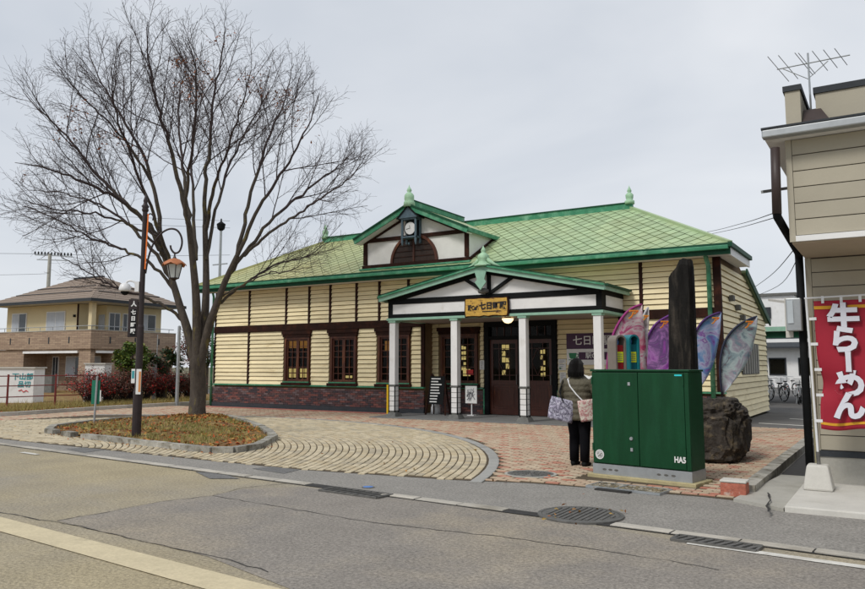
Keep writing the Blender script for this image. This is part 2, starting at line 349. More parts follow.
# --- gutter strip along the road: concrete blocks, grates
gk = sheet('gutter', [(-60, gut(-60) - .03), (12, gut(12) - .03), (12, gut(12) + .16), (-60, gut(-60) + .16)], .0075, M['tar'])
items = []
x = -22.0
while x < 3.5:
    ln = .6
    if not (-6.75 < x < -5.55 or -3.7 < x < -2.35) and visible(x, gut(x)):
        items.append((x, gut(x) + .075, math.atan(-.086), ln - .012 - rnd.random() * .01, .15, .019 + rnd.uniform(-.003, .003), rnd.randrange(4)))
    x += ln
M['gutter_block'] = mat('gutter_block', (.43, .40, .345), .85, .16, 3, .2, 50, tonevar=.12, fine=.08, col2=(.26, .235, .19), thr=(.5, .72))
lay(items, 'kerb_block', 'kerb_blocks', M['gutter_block'], gk, 4)
def grate(cx, cy, ln, wd, label, rz=math.atan(-.086), n=9):
    t = thing('drain_grate', (cx, cy, .004), label, 'grate', 'gutter grates', rz)
    MB().box(-ln/2, ln/2, -wd/2, wd/2, 0, .006).build('pit', M['asphalt_dark'], t, local=True)
    f = MB()
    for s in (-1, 1):
        f.box(-ln/2, ln/2, s*wd/2 - .012, s*wd/2 + .012, 0, .022); f.box(s*ln/2 - .012, s*ln/2 + .012, -wd/2 + .013, wd/2 - .013, 0, .0215)
    f.build('frame', M['iron'], t, local=True)
    for k in range(n):
        xx = -ln/2 + ln * (k + .5) / n
        MB().bar((xx - .03, -wd/2 + .013, .014), (xx + .03, wd/2 - .013, .014), .026, .012).build('bar', M['iron'], t, local=True)
p = onG(328, 501); grate(p.x - .05, gut(p.x) - .07, .95, .30, 'iron gutter grate between the broken concrete kerb blocks by the blue marker')
p = onG(712, 548); grate(p.x, gut(p.x) - .16, .72, .22, 'iron gutter grate in front of the green cabinet beside a white paint line')
def manhole(cx, cy, r, label, m, stripes):
    t = thing('manhole_cover', (cx, cy, .012), label, 'manhole')
    MB().lathe([(r + .045, -.02), (r + .045, .010), (r + .004, .012), (r + .004, 0)], n=36).build('ring', M['concrete'] if not stripes else M['iron'], t, local=True)
    MB().lathe([(r, -.02), (r, .010), (r - .03, .012)], n=36).build('lid', m, t, local=True)
    b = MB()
    if stripes:
        k = -r + .05
        while k < r - .03:
            h = math.sqrt(max(0, (r - .05) ** 2 - k * k)); b.bar((k, -h, .014), (k, h, .014), .028, .012); k += .058
    else:
        for q in range(1, 5):
            rr = r * q / 5
            b.lathe([(rr - .012, .011), (rr - .008, .017), (rr + .008, .017), (rr + .012, .011)], n=32)
        for q in range(12):
            a = q * math.pi / 6; b.bar((.05 * math.cos(a), .05 * math.sin(a), .013), ((r - .05) * math.cos(a), (r - .05) * math.sin(a), .013), .02, .008)
    b.build('relief', m, t, local=True)
manhole(-4.60, 10.18, .33, 'round iron manhole cover set in the brick paving behind the woman', M['iron'], False)
manhole(-2.92, 7.70, .40, 'large ribbed iron manhole cover in the road', M['iron'], True)
t = thing('survey_marker', (-5.9, 8.02, .005), 'small blue disc marker set in the asphalt', 'marker')
MB().lathe([(.085, 0), (.085, .006), (.075, .008)], n=20).build('rim', M['iron'], t, local=True)
MB().lathe([(.066, .0), (.066, .010), (.05, .012)], n=20).build('disc', M['blue'], t, local=True)
# --- patches, cracks and paint on the road
def strip_px(name, pts, w, z, m, jitter=.012):
    P = [onG(x, y) for x, y in pts]; Q = []
    for a, b in zip(P, P[1:]):
        n = max(2, int((b - a).length / .12))
        Q += [a.lerp(b, k / n) for k in range(n)]
    Q.append(P[-1]); mb = MB(); prev = None
    for k, q in enumerate(Q):
        d = (Q[min(k + 1, len(Q) - 1)] - Q[max(k - 1, 0)]).normalized(); s = Vector((-d.y, d.x, 0)); ww = w * rnd.uniform(.3, 1.3)
        q = q + s * rnd.gauss(0, jitter); mb.v += [tuple(q + s * ww)[:2] + (z,), tuple(q - s * ww)[:2] + (z,)]
    mb.f = [(2 * k, 2 * k + 2, 2 * k + 3, 2 * k + 1) for k in range(len(Q) - 1)]; mb.t = [.5] * len(mb.f)
    return mb.build(name, m, kind='structure')
def poly_px(name, pts, z, m): return sheet(name, [onG(x, y)[:2] for x, y in pts], z, m)
M['asphalt_b'] = mat('asphalt_grey', (.235, .212, .185), .9, .12, 1.6, .35, 90, fine=.5, col2=(.30, .255, .19), thr=(.48, .68), scale2=.4)
poly_px('road_patch', [(57,521),(104,513),(160,502),(212,496),(243,489),(300,487),(420,501),(560,521),(700,545),(900,575),(900,640),(420,640),(208,557),(146,542),(80,527)], .0035, M['asphalt_b'])
strip_px('road_crack', [(57,521),(104,513),(160,502),(212,496),(243,488),(291,483)], .006, .0062, M['tar'])
strip_px('road_crack', [(212,496),(238,500),(280,507),(332,516),(373,523),(500,537),(589,549),(648,558),(720,570)], .007, .0064, M['tar'])
strip_px('road_crack', [(-20,509),(80,527),(146,542),(208,556),(270,572)], .007, .0066, M['tar'])
poly_px('asphalt_patch', [(195,472),(222,474),(240,479),(210,479)], .0068, M['asphalt_dark'])
poly_px('asphalt_patch', [(252,469),(280,466),(304,469),(284,474)], .0085, M['asphalt_dark'])
poly_px('asphalt_patch', [(66,449),(96,447),(112,449),(84,453)], .0085, M['asphalt_dark'])
cl = lambda x: 4.15 - .086 * (x + 6.2)
sheet('centre_line', [(-70, cl(-70) - .16), (1.5, cl(1.5) - .16), (1.5, cl(1.5) + .16), (-70, cl(-70) + .16)], .0075, M['paint_cream'])
sheet('edge_line', [(-1.68, gut(-1.68) - .33), (4, gut(4) - .33), (4, gut(4) - .22), (-1.68, gut(-1.68) - .22)], .0095, M['paint_line'])
sheet('edge_line', [(-13.6, gut(-13.6) - .45), (-13.0, gut(-13.0) - .45), (-13.0, gut(-13) - .35), (-13.6, gut(-13.6) - .35)], .0095, M['paint_line'])
for x0, y0 in ((-3.4, 22.6), (-2.9, 25.0), (-2.5, 27.2)):
    sheet('parking_line', [(x0, y0), (x0 + 1.6, y0 - .5), (x0 + 1.6, y0 - .32), (x0, y0 + .18)], .003, M['paint_line'])
# --- right edge: kerb, brick stub, concrete pads
kr = sheet('kerb_footing', [(-1.74, 9.95), (-1.5, 9.95), (-1.5, 20), (-1.74, 20)], .0, M['concrete'])
y = 10.0
ks = [MB() for _ in range(4)]
for k, b in enumerate(ks): b.tone = k / 3; b.box(-.085, .085, -.295, .295, -.03, .12)
ksm = [b.mesh('kerb_stone', M['kerb']) for b in ks]
while y < 19.6:
    piece('kerb_stone', ksm[rnd.randrange(4)], kr, Matrix.Translation((-1.66 + rnd.uniform(-.006, .006), y + .3, rnd.uniform(-.006, .004)))); y += .6
M['red_brick'] = mat('red_brick', (.40, .13, .085), .9, .3, 18, .4, 60, col2=(.5, .42, .36), thr=(.6, .75))
t = thing('brick_stub', (-1.76, 9.83, .0), 'low red brick stub with a mortar cap at the kerb end', 'brick stub')
MB().box(-.16, .13, -.12, .12, 0, .17).build('brick_block', M['red_brick'], t, local=True, bevel=.015)
MB().box(-.165, .135, -.125, .125, .172, .20).build('mortar_cap', M['concrete_pale'], t, local=True, bevel=.01)
sheet('drain_channel', [(-1.55, 9.6), (-1.15, 9.6), (-1.15, 19), (-1.55, 19)], .0065, M['tar'])
MB().add([(-1.72,9.42,0),(-1.15,9.05,0),(-1.15,11.75,0),(-1.5,11.75,0),(-1.72,9.42,.04),(-1.15,9.05,.04),(-1.15,11.75,.05),(-1.5,11.75,.05)], [(4,5,6,7),(0,1,5,4),(1,2,6,5),(2,3,7,6),(3,0,4,7)]).build('kerb_ramp', M['concrete'], kind='structure')
MB().box(-1.14, 6, 9.04, 11.2, -.02, .07).build('shop_apron', M['concrete_pale'], kind='structure', bevel=.015)
strip_px('pavement_crack', [(768,498),(772,506),(766,512),(770,518)], .012, .0645, M['tar'])
# --- planting island: kerb stones, soil mound, leaf litter
M['soil'] = mat('leafy_soil', (.19, .095, .035), .95, .35, 5, .6, 30, col2=(.24, .19, .055), thr=(.45, .62), fine=.25)
isl = MB()
xs = [p[0] for p in ISL]; ys = [p[1] for p in ISL]
def edge_dist(x, y):
    b = 9
    for (ax, ay), (bx, by) in zip(ISL, ISL[1:] + ISL[:1]):
        d = Vector((bx - ax, by - ay)); t_ = max(0, min(1, ((x - ax) * d.x + (y - ay) * d.y) / d.length_squared)); b = min(b, math.hypot(x - ax - d.x * t_, y - ay - d.y * t_))
    return b
def mound(x, y):
    e = edge_dist(x, y); return .06 + .04 * min(1, e / 1.8) ** .7 + .02 * noise.noise((x * 2, y * 2, 0)) + .03 * math.exp(-((x + 17.49) ** 2 + (y - 15.37) ** 2) / .5)
st = .16; gx = int((max(xs) - min(xs)) / st) + 1; gy = int((max(ys) - min(ys)) / st) + 1; idx = {}
for i in range(gx + 1):
    for j in range(gy + 1):
        x = min(xs) + i * st; y = min(ys) + j * st
        if inpoly(x, y, ISL): idx[i, j] = len(isl.v); isl.v.append((x, y, mound(x, y)))
for (i, j) in list(idx):
    q = [(i, j), (i + 1, j), (i + 1, j + 1), (i, j + 1)]
    if all(k in idx for k in q): isl.f.append(tuple(idx[k] for k in q)); isl.t.append(.5)
island = isl.build('planting_island', M['soil'], smooth=True, kind='structure')
MB().add([(x, y, .03) for x, y in ISL], [tuple(range(len(ISL)))]).build('soil_bed', M['soil'], island)
for (ax, ay), (bx, by) in zip(ISL, ISL[1:] + ISL[:1]):
    ln = math.hypot(bx - ax, by - ay); n = max(1, round(ln / .62)); ang = math.atan2(by - ay, bx - ax)
    for k in range(n):
        if ax < -15.8 and bx > -16.1 and ax < bx and k == n - 1: continue
        t_ = (k + .5) / n
        T = Matrix.Translation((ax + (bx - ax) * t_, ay + (by - ay) * t_, .0 + rnd.uniform(-.006, .006))) @ Matrix.Rotation(ang - math.pi / 2, 4, 'Z') @ Matrix.Diagonal((1, (ln / n + .015) / .6, 1, 1))
        piece('kerb_stone', ksm[rnd.randrange(4)], island, T)
def leaf_quad(mb, p, s, M3=None):
    e = Matrix.Rotation(rnd.uniform(0, 6.28), 3, 'Z') @ Matrix.Rotation(rnd.gauss(0, .5), 3, 'X') @ Matrix.Rotation(rnd.gauss(0, .5), 3, 'Y')
    w = s * rnd.uniform(.35, .6)
    mb.tone = rnd.random()
    mb.add([p + e @ Vector(v) for v in ((-s, 0, 0), (-s * .2, -w, .15 * s), (s, 0, 0), (-s * .2, w, .15 * s))], [(0, 1, 2, 3)])
M['litter'] = mat('leaf_litter', (.3, .12, .03), .8, .25, 9, pal=[(.36,.13,.03),(.26,.085,.025),(.42,.20,.045),(.16,.06,.02),(.46,.10,.025),(.30,.20,.06),(.22,.11,.035),(.40,.26,.07)])
lit = MB()
for _ in range(5200):
    x = rnd.uniform(min(xs), max(xs)); y = rnd.uniform(min(ys), max(ys))
    if not inpoly(x, y, ISL): continue
    e = edge_dist(x, y)
    if e < .1: continue
    if rnd.random() > .5 + 1.6 * noise.noise((x * 1.1, y * 1.1, 3)) + .5 * (e < .5): continue
    leaf_quad(lit, Vector((x, y, mound(x, y) + .012 + rnd.random() * .02)), rnd.uniform(.03, .062))
for _ in range(900):                                                 # thick pile round the trunk
    a = rnd.uniform(0, 6.28); r_ = .22 + abs(rnd.gauss(0, .55)); x = -17.49 + r_ * math.cos(a); y = 15.37 + r_ * math.sin(a)
    if inpoly(x, y, ISL) and edge_dist(x, y) > .1: leaf_quad(lit, Vector((x, y, mound(x, y) + .02 + rnd.random() * .05)), rnd.uniform(.035, .065))
lo = lit.build('leaf_litter', M['litter']); tag(lo, 'orange and brown fallen leaves covering the planting island', 'leaves', kind='stuff')
M['grassy'] = mat('autumn_grass', (.25, .22, .06), .8, .3, 5, pal=[(.22,.22,.05),(.30,.25,.08),(.15,.18,.04),(.36,.30,.12)])
def grass_patch(mb, pts_fn, n, h):
    for _ in range(n):
        p = pts_fn()
        if p is None: continue
        a = rnd.uniform(0, 6.28); w = .006 + .004 * rnd.random(); hh = h * rnd.uniform(.5, 1.2); mb.tone = rnd.random()
        d = Vector((math.cos(a), math.sin(a), 0)); l_ = Vector((rnd.gauss(0, .35), rnd.gauss(0, .35), 1)) * hh
        mb.add([p - d * w, p + d * w, p + l_], [(0, 1, 2)])
gm = MB()
def gp():
    x = rnd.uniform(min(xs), max(xs)); y = rnd.uniform(min(ys), max(ys))
    if not inpoly(x, y, ISL) or edge_dist(x, y) < .1 or noise.noise((x * .7, y * .7, 9)) < -.1: return None
    return Vector((x, y, mound(x, y) - .005))
grass_patch(gm, gp, 12000, .10)
go = gm.build('island_grass', M['grassy']); tag(go, 'thin yellow green grass growing on the planting island', 'grass', kind='stuff')
ll = MB()                                                            # stray leaves along kerbs and in the gutter
for _ in range(170):
    k = rnd.random()
    if k < .45: x = rnd.uniform(-17, -10.2); y = lerp_table([(-16.9,10.3),(-12.98,9.72),(-10.2,9.5)], x) - abs(rnd.gauss(0, .10))
    elif k < .6: x = rnd.uniform(-12.5, -10.2); y = lerp_table([(-12.5, 13.2), (-10.2, 10.6)], x) + abs(rnd.gauss(0, .15))
    elif k < .7: x = rnd.uniform(-3.3, -2.5); y = 7.7 + rnd.gauss(0, .25)
    else: x = rnd.uniform(-20, -3); y = rnd.uniform(8.6, 13)
    leaf_quad(ll, Vector((x, y, .032)), rnd.uniform(.018, .034))
o = ll.build('stray_leaves', M['litter']); tag(o, 'stray fallen leaves lying along the kerb and on the paving', 'leaves', kind='stuff')
# ------------------------------------------------------------------ station
M['backing'] = mat('wall_backing', (.15, .095, .045), .9, .2, 4)  # dark brown showing in the clapboard gaps, painting in the lap shadow lines
X0, X1, YF, YR = -23.0, -3.95, 21.0, 21.5
S = thing('station_building', (-13.5, 24.0, 0), 'cream clapboard railway station with green diamond-shingled roof, gabled porch and dormer clock', 'station')
HOLE = [(-19.28, -18.10), (-17.12, -15.99), (-15.05, -13.78)]
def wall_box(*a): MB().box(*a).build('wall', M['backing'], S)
segs = []; x = X0
for a, b in HOLE: segs.append((x, a)); x = b
segs.append((x, -13.2))
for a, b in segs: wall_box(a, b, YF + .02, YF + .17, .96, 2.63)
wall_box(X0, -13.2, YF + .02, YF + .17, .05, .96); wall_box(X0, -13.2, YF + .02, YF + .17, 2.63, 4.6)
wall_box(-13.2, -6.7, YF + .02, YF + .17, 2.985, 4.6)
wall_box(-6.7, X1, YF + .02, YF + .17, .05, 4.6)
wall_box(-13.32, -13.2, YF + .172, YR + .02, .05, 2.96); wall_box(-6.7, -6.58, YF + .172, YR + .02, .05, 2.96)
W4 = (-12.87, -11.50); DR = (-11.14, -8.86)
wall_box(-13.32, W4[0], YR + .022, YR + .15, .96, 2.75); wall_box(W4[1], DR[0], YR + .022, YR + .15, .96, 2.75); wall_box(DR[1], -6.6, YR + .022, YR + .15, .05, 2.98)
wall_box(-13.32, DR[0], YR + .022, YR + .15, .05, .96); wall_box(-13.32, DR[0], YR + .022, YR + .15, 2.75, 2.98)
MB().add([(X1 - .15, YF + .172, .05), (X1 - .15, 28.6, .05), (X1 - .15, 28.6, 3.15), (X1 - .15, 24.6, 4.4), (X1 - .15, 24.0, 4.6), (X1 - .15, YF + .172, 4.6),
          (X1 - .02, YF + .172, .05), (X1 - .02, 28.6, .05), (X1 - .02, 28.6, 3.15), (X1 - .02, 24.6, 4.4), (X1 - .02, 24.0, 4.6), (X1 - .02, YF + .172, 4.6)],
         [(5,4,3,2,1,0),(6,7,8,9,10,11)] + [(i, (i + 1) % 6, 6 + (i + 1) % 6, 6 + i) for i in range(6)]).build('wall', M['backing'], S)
MB().box(X0, X0 + .15, YF + .172, 28.6, .05, 3.1).build('wall', M['cream'], S)
MB().box(X0, X1 - .16, 28.45, 28.6, .05, 3.1).build('wall', M['cream'], S)
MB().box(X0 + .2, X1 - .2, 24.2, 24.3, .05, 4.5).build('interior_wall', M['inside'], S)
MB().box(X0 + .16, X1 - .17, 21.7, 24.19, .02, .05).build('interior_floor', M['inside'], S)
# clapboards
bd = []
for k in range(4):
    b = MB(); b.tone = k / 3
    b.add([(0,-.044,.004),(1,-.044,.004),(1,-.004,.137),(0,-.004,.137),(0,.018,.004),(1,.018,.004),(1,.018,.137),(0,.018,.137)], [(0,1,2,3),(1,5,6,2),(5,4,7,6),(4,0,3,7),(3,2,6,7),(1,0,4,5)])
    bd.append(b.mesh('clapboard', M['cream']))
def boards(xa, xb, za, zb, Y, pitch=.15):
    n = max(1, round((zb - za) / pitch)); p_ = (zb - za) / n
    for i in range(n): piece('clapboard', bd[rnd.randrange(4)], S, Matrix.Translation((xa, Y, za + i * p_)) @ Matrix.Diagonal((xb - xa, 1, p_ / .15, 1)))
BAT = [-23.0, -21.14, -19.25, -18.14, -17.16, -15.99, -15.01, -13.82, -6.04, -3.95]
for a, b in zip(BAT, BAT[1:]): boards(a + .05, b - .05, 3.11, 4.46, YF)
for a, b in [(-22.93, -21.19), (-21.08, -19.36), (-18.02, -17.2), (-15.91, -15.13), (-13.70, -13.32), (-6.55, -4.12)]: boards(a, b, .89, 2.86, YF)
for a, b in [(-13.2, -12.97), (-11.4, -11.28), (-8.76, -6.72)]: boards(a, b, .89, 2.96, YR)
boards(-12.95, -11.42, 2.78, 2.96, YR)
for i in range(26):                                              # side wall rows, butting the sloping verge
    z = .06 + i * .17
    if z > 4.3: break
    ye = 28.58 if z + .15 < 3.1 else 28.58 - (z + .15 - 3.1) / (4.4 - 3.1) * 4.0
    ye = min(ye, 28.58)
    M4 = Matrix(((0, -1, 0, X1), (1, 0, 0, YF + .06), (0, 0, 1, z), (0, 0, 0, 1)))
    piece('clapboard', bd[rnd.randrange(4)], S, M4 @ Matrix.Diagonal((ye - YF - .06, 1, .17 / .15, 1)))
def part(name, m, *boxes, bevel=0, parent=None):
    b = MB()
    for bx in boxes: b.box(*bx)
    return b.build(name, m, parent or S, bevel=bevel)
for xb in BAT[1:-1]: part('batten', M['timber'], (xb - .05, xb + .05, YF - .045, YF + .018, 3.105, 4.46))
part('corner_post', M['timber'], (X0, X0 + .07, YF - .05, YF + .018, .9, 4.46)); part('batten', M['timber'], (-21.185, -21.085, YF - .045, YF + .018, .9, 2.86))
part('corner_post', M['timber'], (X1 - .16, X1 + .035, YF - .05, YF + .058, .9, 4.46))
part('corner_post', M['timber'], (-13.32, -13.19, YF - .05, YF + .018, .9, 2.86))
part('belt_beam', M['timber'], (X0 - .01, -13.19, YF - .075, YF + .018, 2.862, 3.102)); part('belt_beam', M['timber'], (-6.7, X1 + .04, YF - .075, YF + .018, 2.862, 3.102))
part('sill_band', M['green_trim'], (X0 - .03, -13.18, YF - .10, YF + .018, .84, .885)); part('sill_band', M['green_trim'], (-6.56, X1 + .06, YF - .10, YF + .018, .84, .885))
part('sill_band', M['green_trim'], (-13.18, DR[0] - .14, YR - .08, YR + .02, .84, .885)); part('sill_band', M['green_trim'], (DR[1] + .14, -6.72, YR - .08, YR + .02, .84, .885))
part('door_trim', M['green_trim'], (DR[0] - .13, DR[0] - .085, YR - .09, YR + .02, .05, .84)); part('door_trim', M['green_trim'], (DR[1] + .085, DR[1] + .13, YR - .09, YR + .02, .05, .84))
part('plinth', M['plinth'], (X0 - .05, -13.16, YF - .12, YF + .018, .0, .17)); part('plinth', M['plinth'], (-6.56, X1 + .05, YF - .12, YF + .018, .0, .17))
# brick base
bk = MB()
def bricks(xa, xb, Y, z0, z1):
    n = int((z1 - z0) / .067)
    for i in range(n):
        z = z0 + i * .067; x = xa - (i % 2) * .11
        while x < xb:
            a, b = max(x + .005, xa), min(x + .215, xb)
            if b - a > .03: bk.tone = rnd.random(); bk.box(a, b, Y - .07 - rnd.random() * .006, Y + .018, z + .004, z + .061)
            x += .22
bricks(X0 - .02, -13.19, YF, .172, .84); bricks(-6.57, X1 + .03, YF, .172, .84); bricks(-13.17, DR[0] - .14, YR + .02, .05, .84); bricks(DR[1] + .14, -6.72, YR + .02, .05, .84)
bb = bk.build('brick_base', M['brick_dark'], S, kind='stuff')
# --- windows
def window(xa, xb, za, zb, Y, rows=3, dark=False):
    wm = M['wood_red']
    fr = MB(); f = .075
    fr.box(xa, xa + f, Y - .05, Y + .12, za, zb); fr.box(xb - f, xb, Y - .05, Y + .12, za, zb); fr.box(xa + f, xb - f, Y - .048, Y + .12, zb - .08, zb); fr.box(xa + f, xb - f, Y - .046, Y + .12, za, za + .07)
    w = fr.build('window', wm, S)
    part('head_cap', M['timber'], (xa - .07, xb + .07, Y - .095, Y + .015, zb + .002, zb + .10), (xa - .11, xb + .11, Y - .12, Y + .014, zb + .102, zb + .225), parent=w)
    part('sill', M['timber'], (xa - .10, xb + .10, Y - .12, Y + .015, za - .10, za - .002), parent=w)
    part('sill_flashing', M['green_trim'], (xa - .03, xb + .03, Y - .11, Y - .051, za + .002, za + .04), parent=w)
    mid = (xa + xb) / 2
    for sa, sb in ((xa + f + .003, mid - .003), (mid + .003, xb - f - .003)):
        z0, z1 = za + .073, zb - .083; s = .055; b = MB()
        b.box(sa, sa + s, Y, Y + .05, z0, z1); b.box(sb - s, sb, Y, Y + .05, z0, z1); b.box(sa + s, sb - s, Y + .001, Y + .049, z1 - s, z1); b.box(sa + s, sb - s, Y + .001, Y + .049, z0, z0 + s)
        b.build('sash', wm, w)
        g = MB(); mx_ = (sa + sb) / 2
        g.box(mx_ - .011, mx_ + .011, Y + .005, Y + .04, z0 + s, z1 - s)
        for k in range(rows):
            z = z1 - s - (k + 1) * .2; g.box(sa + s, mx_ - .012, Y + .006, Y + .039, z - .011, z + .011); g.box(mx_ + .012, sb - s, Y + .006, Y + .039, z - .011, z + .011)
        for k in range(2):
            z = z0 + s + (k + .5) * .22 + .1; g.box(sa + s, mx_ - .012, Y + .006, Y + .039, z - .011, z + .011); g.box(mx_ + .012, sb - s, Y + .006, Y + .039, z - .011, z + .011)
        g.build('muntins', wm, w)
        MB().box(sa + s - .005, sb - s + .005, Y + .0405, Y + .0445, z0 + s - .005, z1 - s + .005).build('pane', M['glass'], w)
    return w
for a, b in HOLE: window(a, b, .97, 2.62, YF)
window(W4[0], W4[1], .97, 2.60, YR)
# rooms' far windows and lamps seen through the glass
def lit_rect(px0, py0, px1, py1, Y, m=None, name='far_window'):
    a = onY(px0, py0, Y); b = onY(px1, py1, Y); mb_ = MB(); big = abs(a.z - b.z) > .4; nx_, nz_ = (2, 5) if big else (1, 1)
    for i in range(nx_):
        for j in range(nz_):
            if big and rnd.random() < .22: continue
            x0_, x1_ = a.x + (b.x - a.x) * i / nx_, a.x + (b.x - a.x) * (i + 1) / nx_; z0_, z1_ = b.z + (a.z - b.z) * j / nz_, b.z + (a.z - b.z) * (j + 1) / nz_; g_ = .03 if big else 0
            mb_.box(x0_ + g_ * .4, x1_ - g_ * .4, Y, Y + .02, z0_ + g_, z1_ - g_ * rnd.uniform(.5, 2))
    mb_.build(name, m or M['lit'], S)
lit_rect(501.5, 344, 509.5, 376, 24.1); lit_rect(540, 349, 545.5, 377, 24.1); lit_rect(460.5, 345, 466, 371, 24.1)
for a, b in ((289, 293), (294, 298), (300, 304), (305, 308.5)):
    lit_rect(a, 368.5, b, 372.4, 22.3); lit_rect(a, 373.4, b, 377.5, 22.3)
for a, b in ((289, 296), (300, 307)): lit_rect(a, 341, b, 348, 22.3, M['lit_orange'], 'lamp_shade')
lit_rect(385, 341, 391, 351, 22.3, M['lit_orange'], 'lamp_shade'); lit_rect(345, 375.5, 352, 378, 22.3)
lit_rect(463, 369, 470, 376, 22.2); 
MB().box(-11.93, -11.68, YR + .01, YR + .018, 1.28, 1.45).build('red_sticker', mat('red_sticker', (.6, .03, .03), .5), S)
# --- doors
part('door_frame', M['black'], (DR[0] - .08, DR[0] + .07, YR - .1, YR + .14, .05, 2.96), (DR[1] - .07, DR[1] + .08, YR - .1, YR + .14, .05, 2.96), (DR[0] + .072, DR[1] - .072, YR - .08, YR + .14, 2.40, 2.50), (DR[0] + .072, DR[1] - .072, YR - .09, YR + .14, 2.80, 2.96), (-10.06, -9.94, YR - .085, YR + .14, .05, 2.398), (-10.05, -9.95, YR - .06, YR + .14, 2.502, 2.798))
for xa, xb in ((DR[0] + .075, -10.065), (-9.935, DR[1] - .075)):
    Y = YR; b = MB(); w_ = .11; zm = 1.06
    b.box(xa, xa + w_, Y, Y + .05, .06, 2.39); b.box(xb - w_, xb, Y, Y + .05, .06, 2.39)
    b.box(xa + w_, xb - w_, Y + .001, Y + .049, 2.27, 2.39); b.box(xa + w_, xb - w_, Y + .001, Y + .049, zm - .08, zm + .06); b.box(xa + w_, xb - w_, Y + .001, Y + .049, .06, .24)
    d = b.build('door', M['wood_door'], S)
    part('panel', M['wood_door'], (xa + w_, xb - w_, Y + .018, Y + .035, .24, zm - .08), (xa + w_ + .06, xb - w_ - .06, Y + .008, Y + .018, .32, zm - .16), parent=d, bevel=.004)
    MB().box(xa + w_, xb - w_, Y + .026, Y + .030, zm + .06, 2.27).build('pane', M['glass'], d)
    g = MB(); a0, a1, z0, z1 = xa + w_, xb - w_, zm + .06, 2.27; cx = (a0 + a1) / 2; cz = (z0 + z1) / 2
    for q in (.27, .73): xx = a0 + (a1 - a0) * q; g.box(xx - .009, xx + .009, Y + .008, Y + .022, z0, z1)
    for q in (.14, .86): zz = z0 + (z1 - z0) * q; g.box(a0, a1, Y + .006, Y + .024, zz - .009, zz + .009)
    for s, t_ in ((-1, 1), (1, 1), (-1, -1), (1, -1)): g.bar((cx, Y + .014, cz + t_ * .42), (cx + s * .19, Y + .014, cz), .014, .018, up=(0, 1, 0))
    g.build('muntins', M['wood_door'], d)
    part('handle', M['iron'], (xb - .07, xb - .045, Y - .05, Y - .03, 1.0, 1.3), (xb - .068, xb - .047, Y - .03, Y, 1.02, 1.05), (xb - .068, xb - .047, Y - .03, Y, 1.25, 1.28), parent=d)
    MB().box(xa, xb, YR + .03, YR + .035, 2.502, 2.798).build('transom_pane', M['glass'], S)
    g = MB()
    for q in (.25, .5, .75): xx = xa + (xb - xa) * q; g.box(xx - .01, xx + .01, YR + .005, YR + .028, 2.502, 2.798)
    g.build('transom_muntins', M['wood_door'], S)
# --- main roof
EY, EZ, RY, RZ = 20.40, 4.72, 24.0, 6.66
EXL, EXR, RXL, RXR = -23.55, -3.55, -20.0, -7.15
LV = math.hypot(RY - EY, RZ - EZ); VD = Vector((0, (RY - EY) / LV, (RZ - EZ) / LV)); ND = Vector((0, -VD.z, VD.y))
def rp(u, v, h=0): return Vector((u, EY, EZ)) + VD * v + ND * h
rb = MB()
ru, rd = Vector((0, 0, 0)), Vector((0, 0, -.05))
e = [(EXL, EY, EZ), (EXR, EY, EZ), (EXR, 23.4, EZ), (-4.6, 26.0, 4.75), (-22.4, 26.0, 4.75), (EXL, 23.4, EZ)]
a, b = (RXL, RY, RZ), (RXR, RY, RZ)
rb.add(e + [a, b], [(0, 1, 7, 6), (1, 2, 7), (2, 3, 7), (3, 4, 6, 7), (4, 5, 6), (5, 0, 6), (5, 4, 3, 2, 1, 0)])
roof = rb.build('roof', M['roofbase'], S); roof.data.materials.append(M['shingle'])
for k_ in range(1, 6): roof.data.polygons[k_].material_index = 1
dw, dh = .42, .50
sh_full = []
def shingle_geo(mb, u, v, poly=None):
    if poly is None:
        pts = [(u - dw*.478, v), (u, v - dh*.478), (u + dw*.478, v), (u, v + dh*.478)]; hs = [.016, .028, .016, .004]
        vs = [rp(p[0], p[1], h) for p, h in zip(pts, hs)] + [rp(p[0], p[1], .002) for p in pts[:3]]
        mb.add(vs, [(0, 1, 2, 3), (0, 4, 5, 1), (1, 5, 6, 2)])
    else: mb.add([rp(p[0], p[1], .012 + .012 * max(0, (v - p[1]) / (dh/2))) for p in poly], [tuple(range(len(poly)))])
TR = [(EXL, 0.0), (EXR, 0.0), (RXR, LV), (RXL, LV)]
def clip(poly, cl_):
    for (ax, ay), (bx, by) in zip(cl_, cl_[1:] + cl_[:1]):
        res = []; f = lambda p: (bx - ax) * (p[1] - ay) - (by - ay) * (p[0] - ax)
        for i, p in enumerate(poly):
            q = poly[(i + 1) % len(poly)]; fp, fq = f(p), f(q)
            if fp >= 0: res.append(p)
            if fp * fq < 0: t_ = fp / (fp - fq); res.append((p[0] + (q[0] - p[0]) * t_, p[1] + (q[1] - p[1]) * t_))
        poly = res
        if len(poly) < 3: return []
    return poly
rest = MB(); full = []
nrow = int(LV / (dh / 2)) + 2
for r_ in range(nrow):
    v = r_ * dh / 2; u = EXL - dw + (r_ % 2) * dw / 2
    while u < EXR + dw:
        pts = [(u - dw/2, v), (u, v - dh/2), (u + dw/2, v), (u, v + dh/2)]; c = clip(pts, TR)
        if c:
            if len(c) == 4 and all(any(abs(p[0]-q[0]) + abs(p[1]-q[1]) < 1e-6 for q in c) for p in pts): full.append((u, v))
            else: rest.tone = rnd.random(); shingle_geo(rest, u, v, c)
        u += dw
full.sort(key=lambda p: rp(*p).length)
svar = []
for k in range(6):
    b_ = MB(); b_.tone = k / 5; shingle_geo(b_, 0, 0); svar.append(b_.mesh('shingle', M['shingle'], Matrix.Translation(-rp(0, 0))))
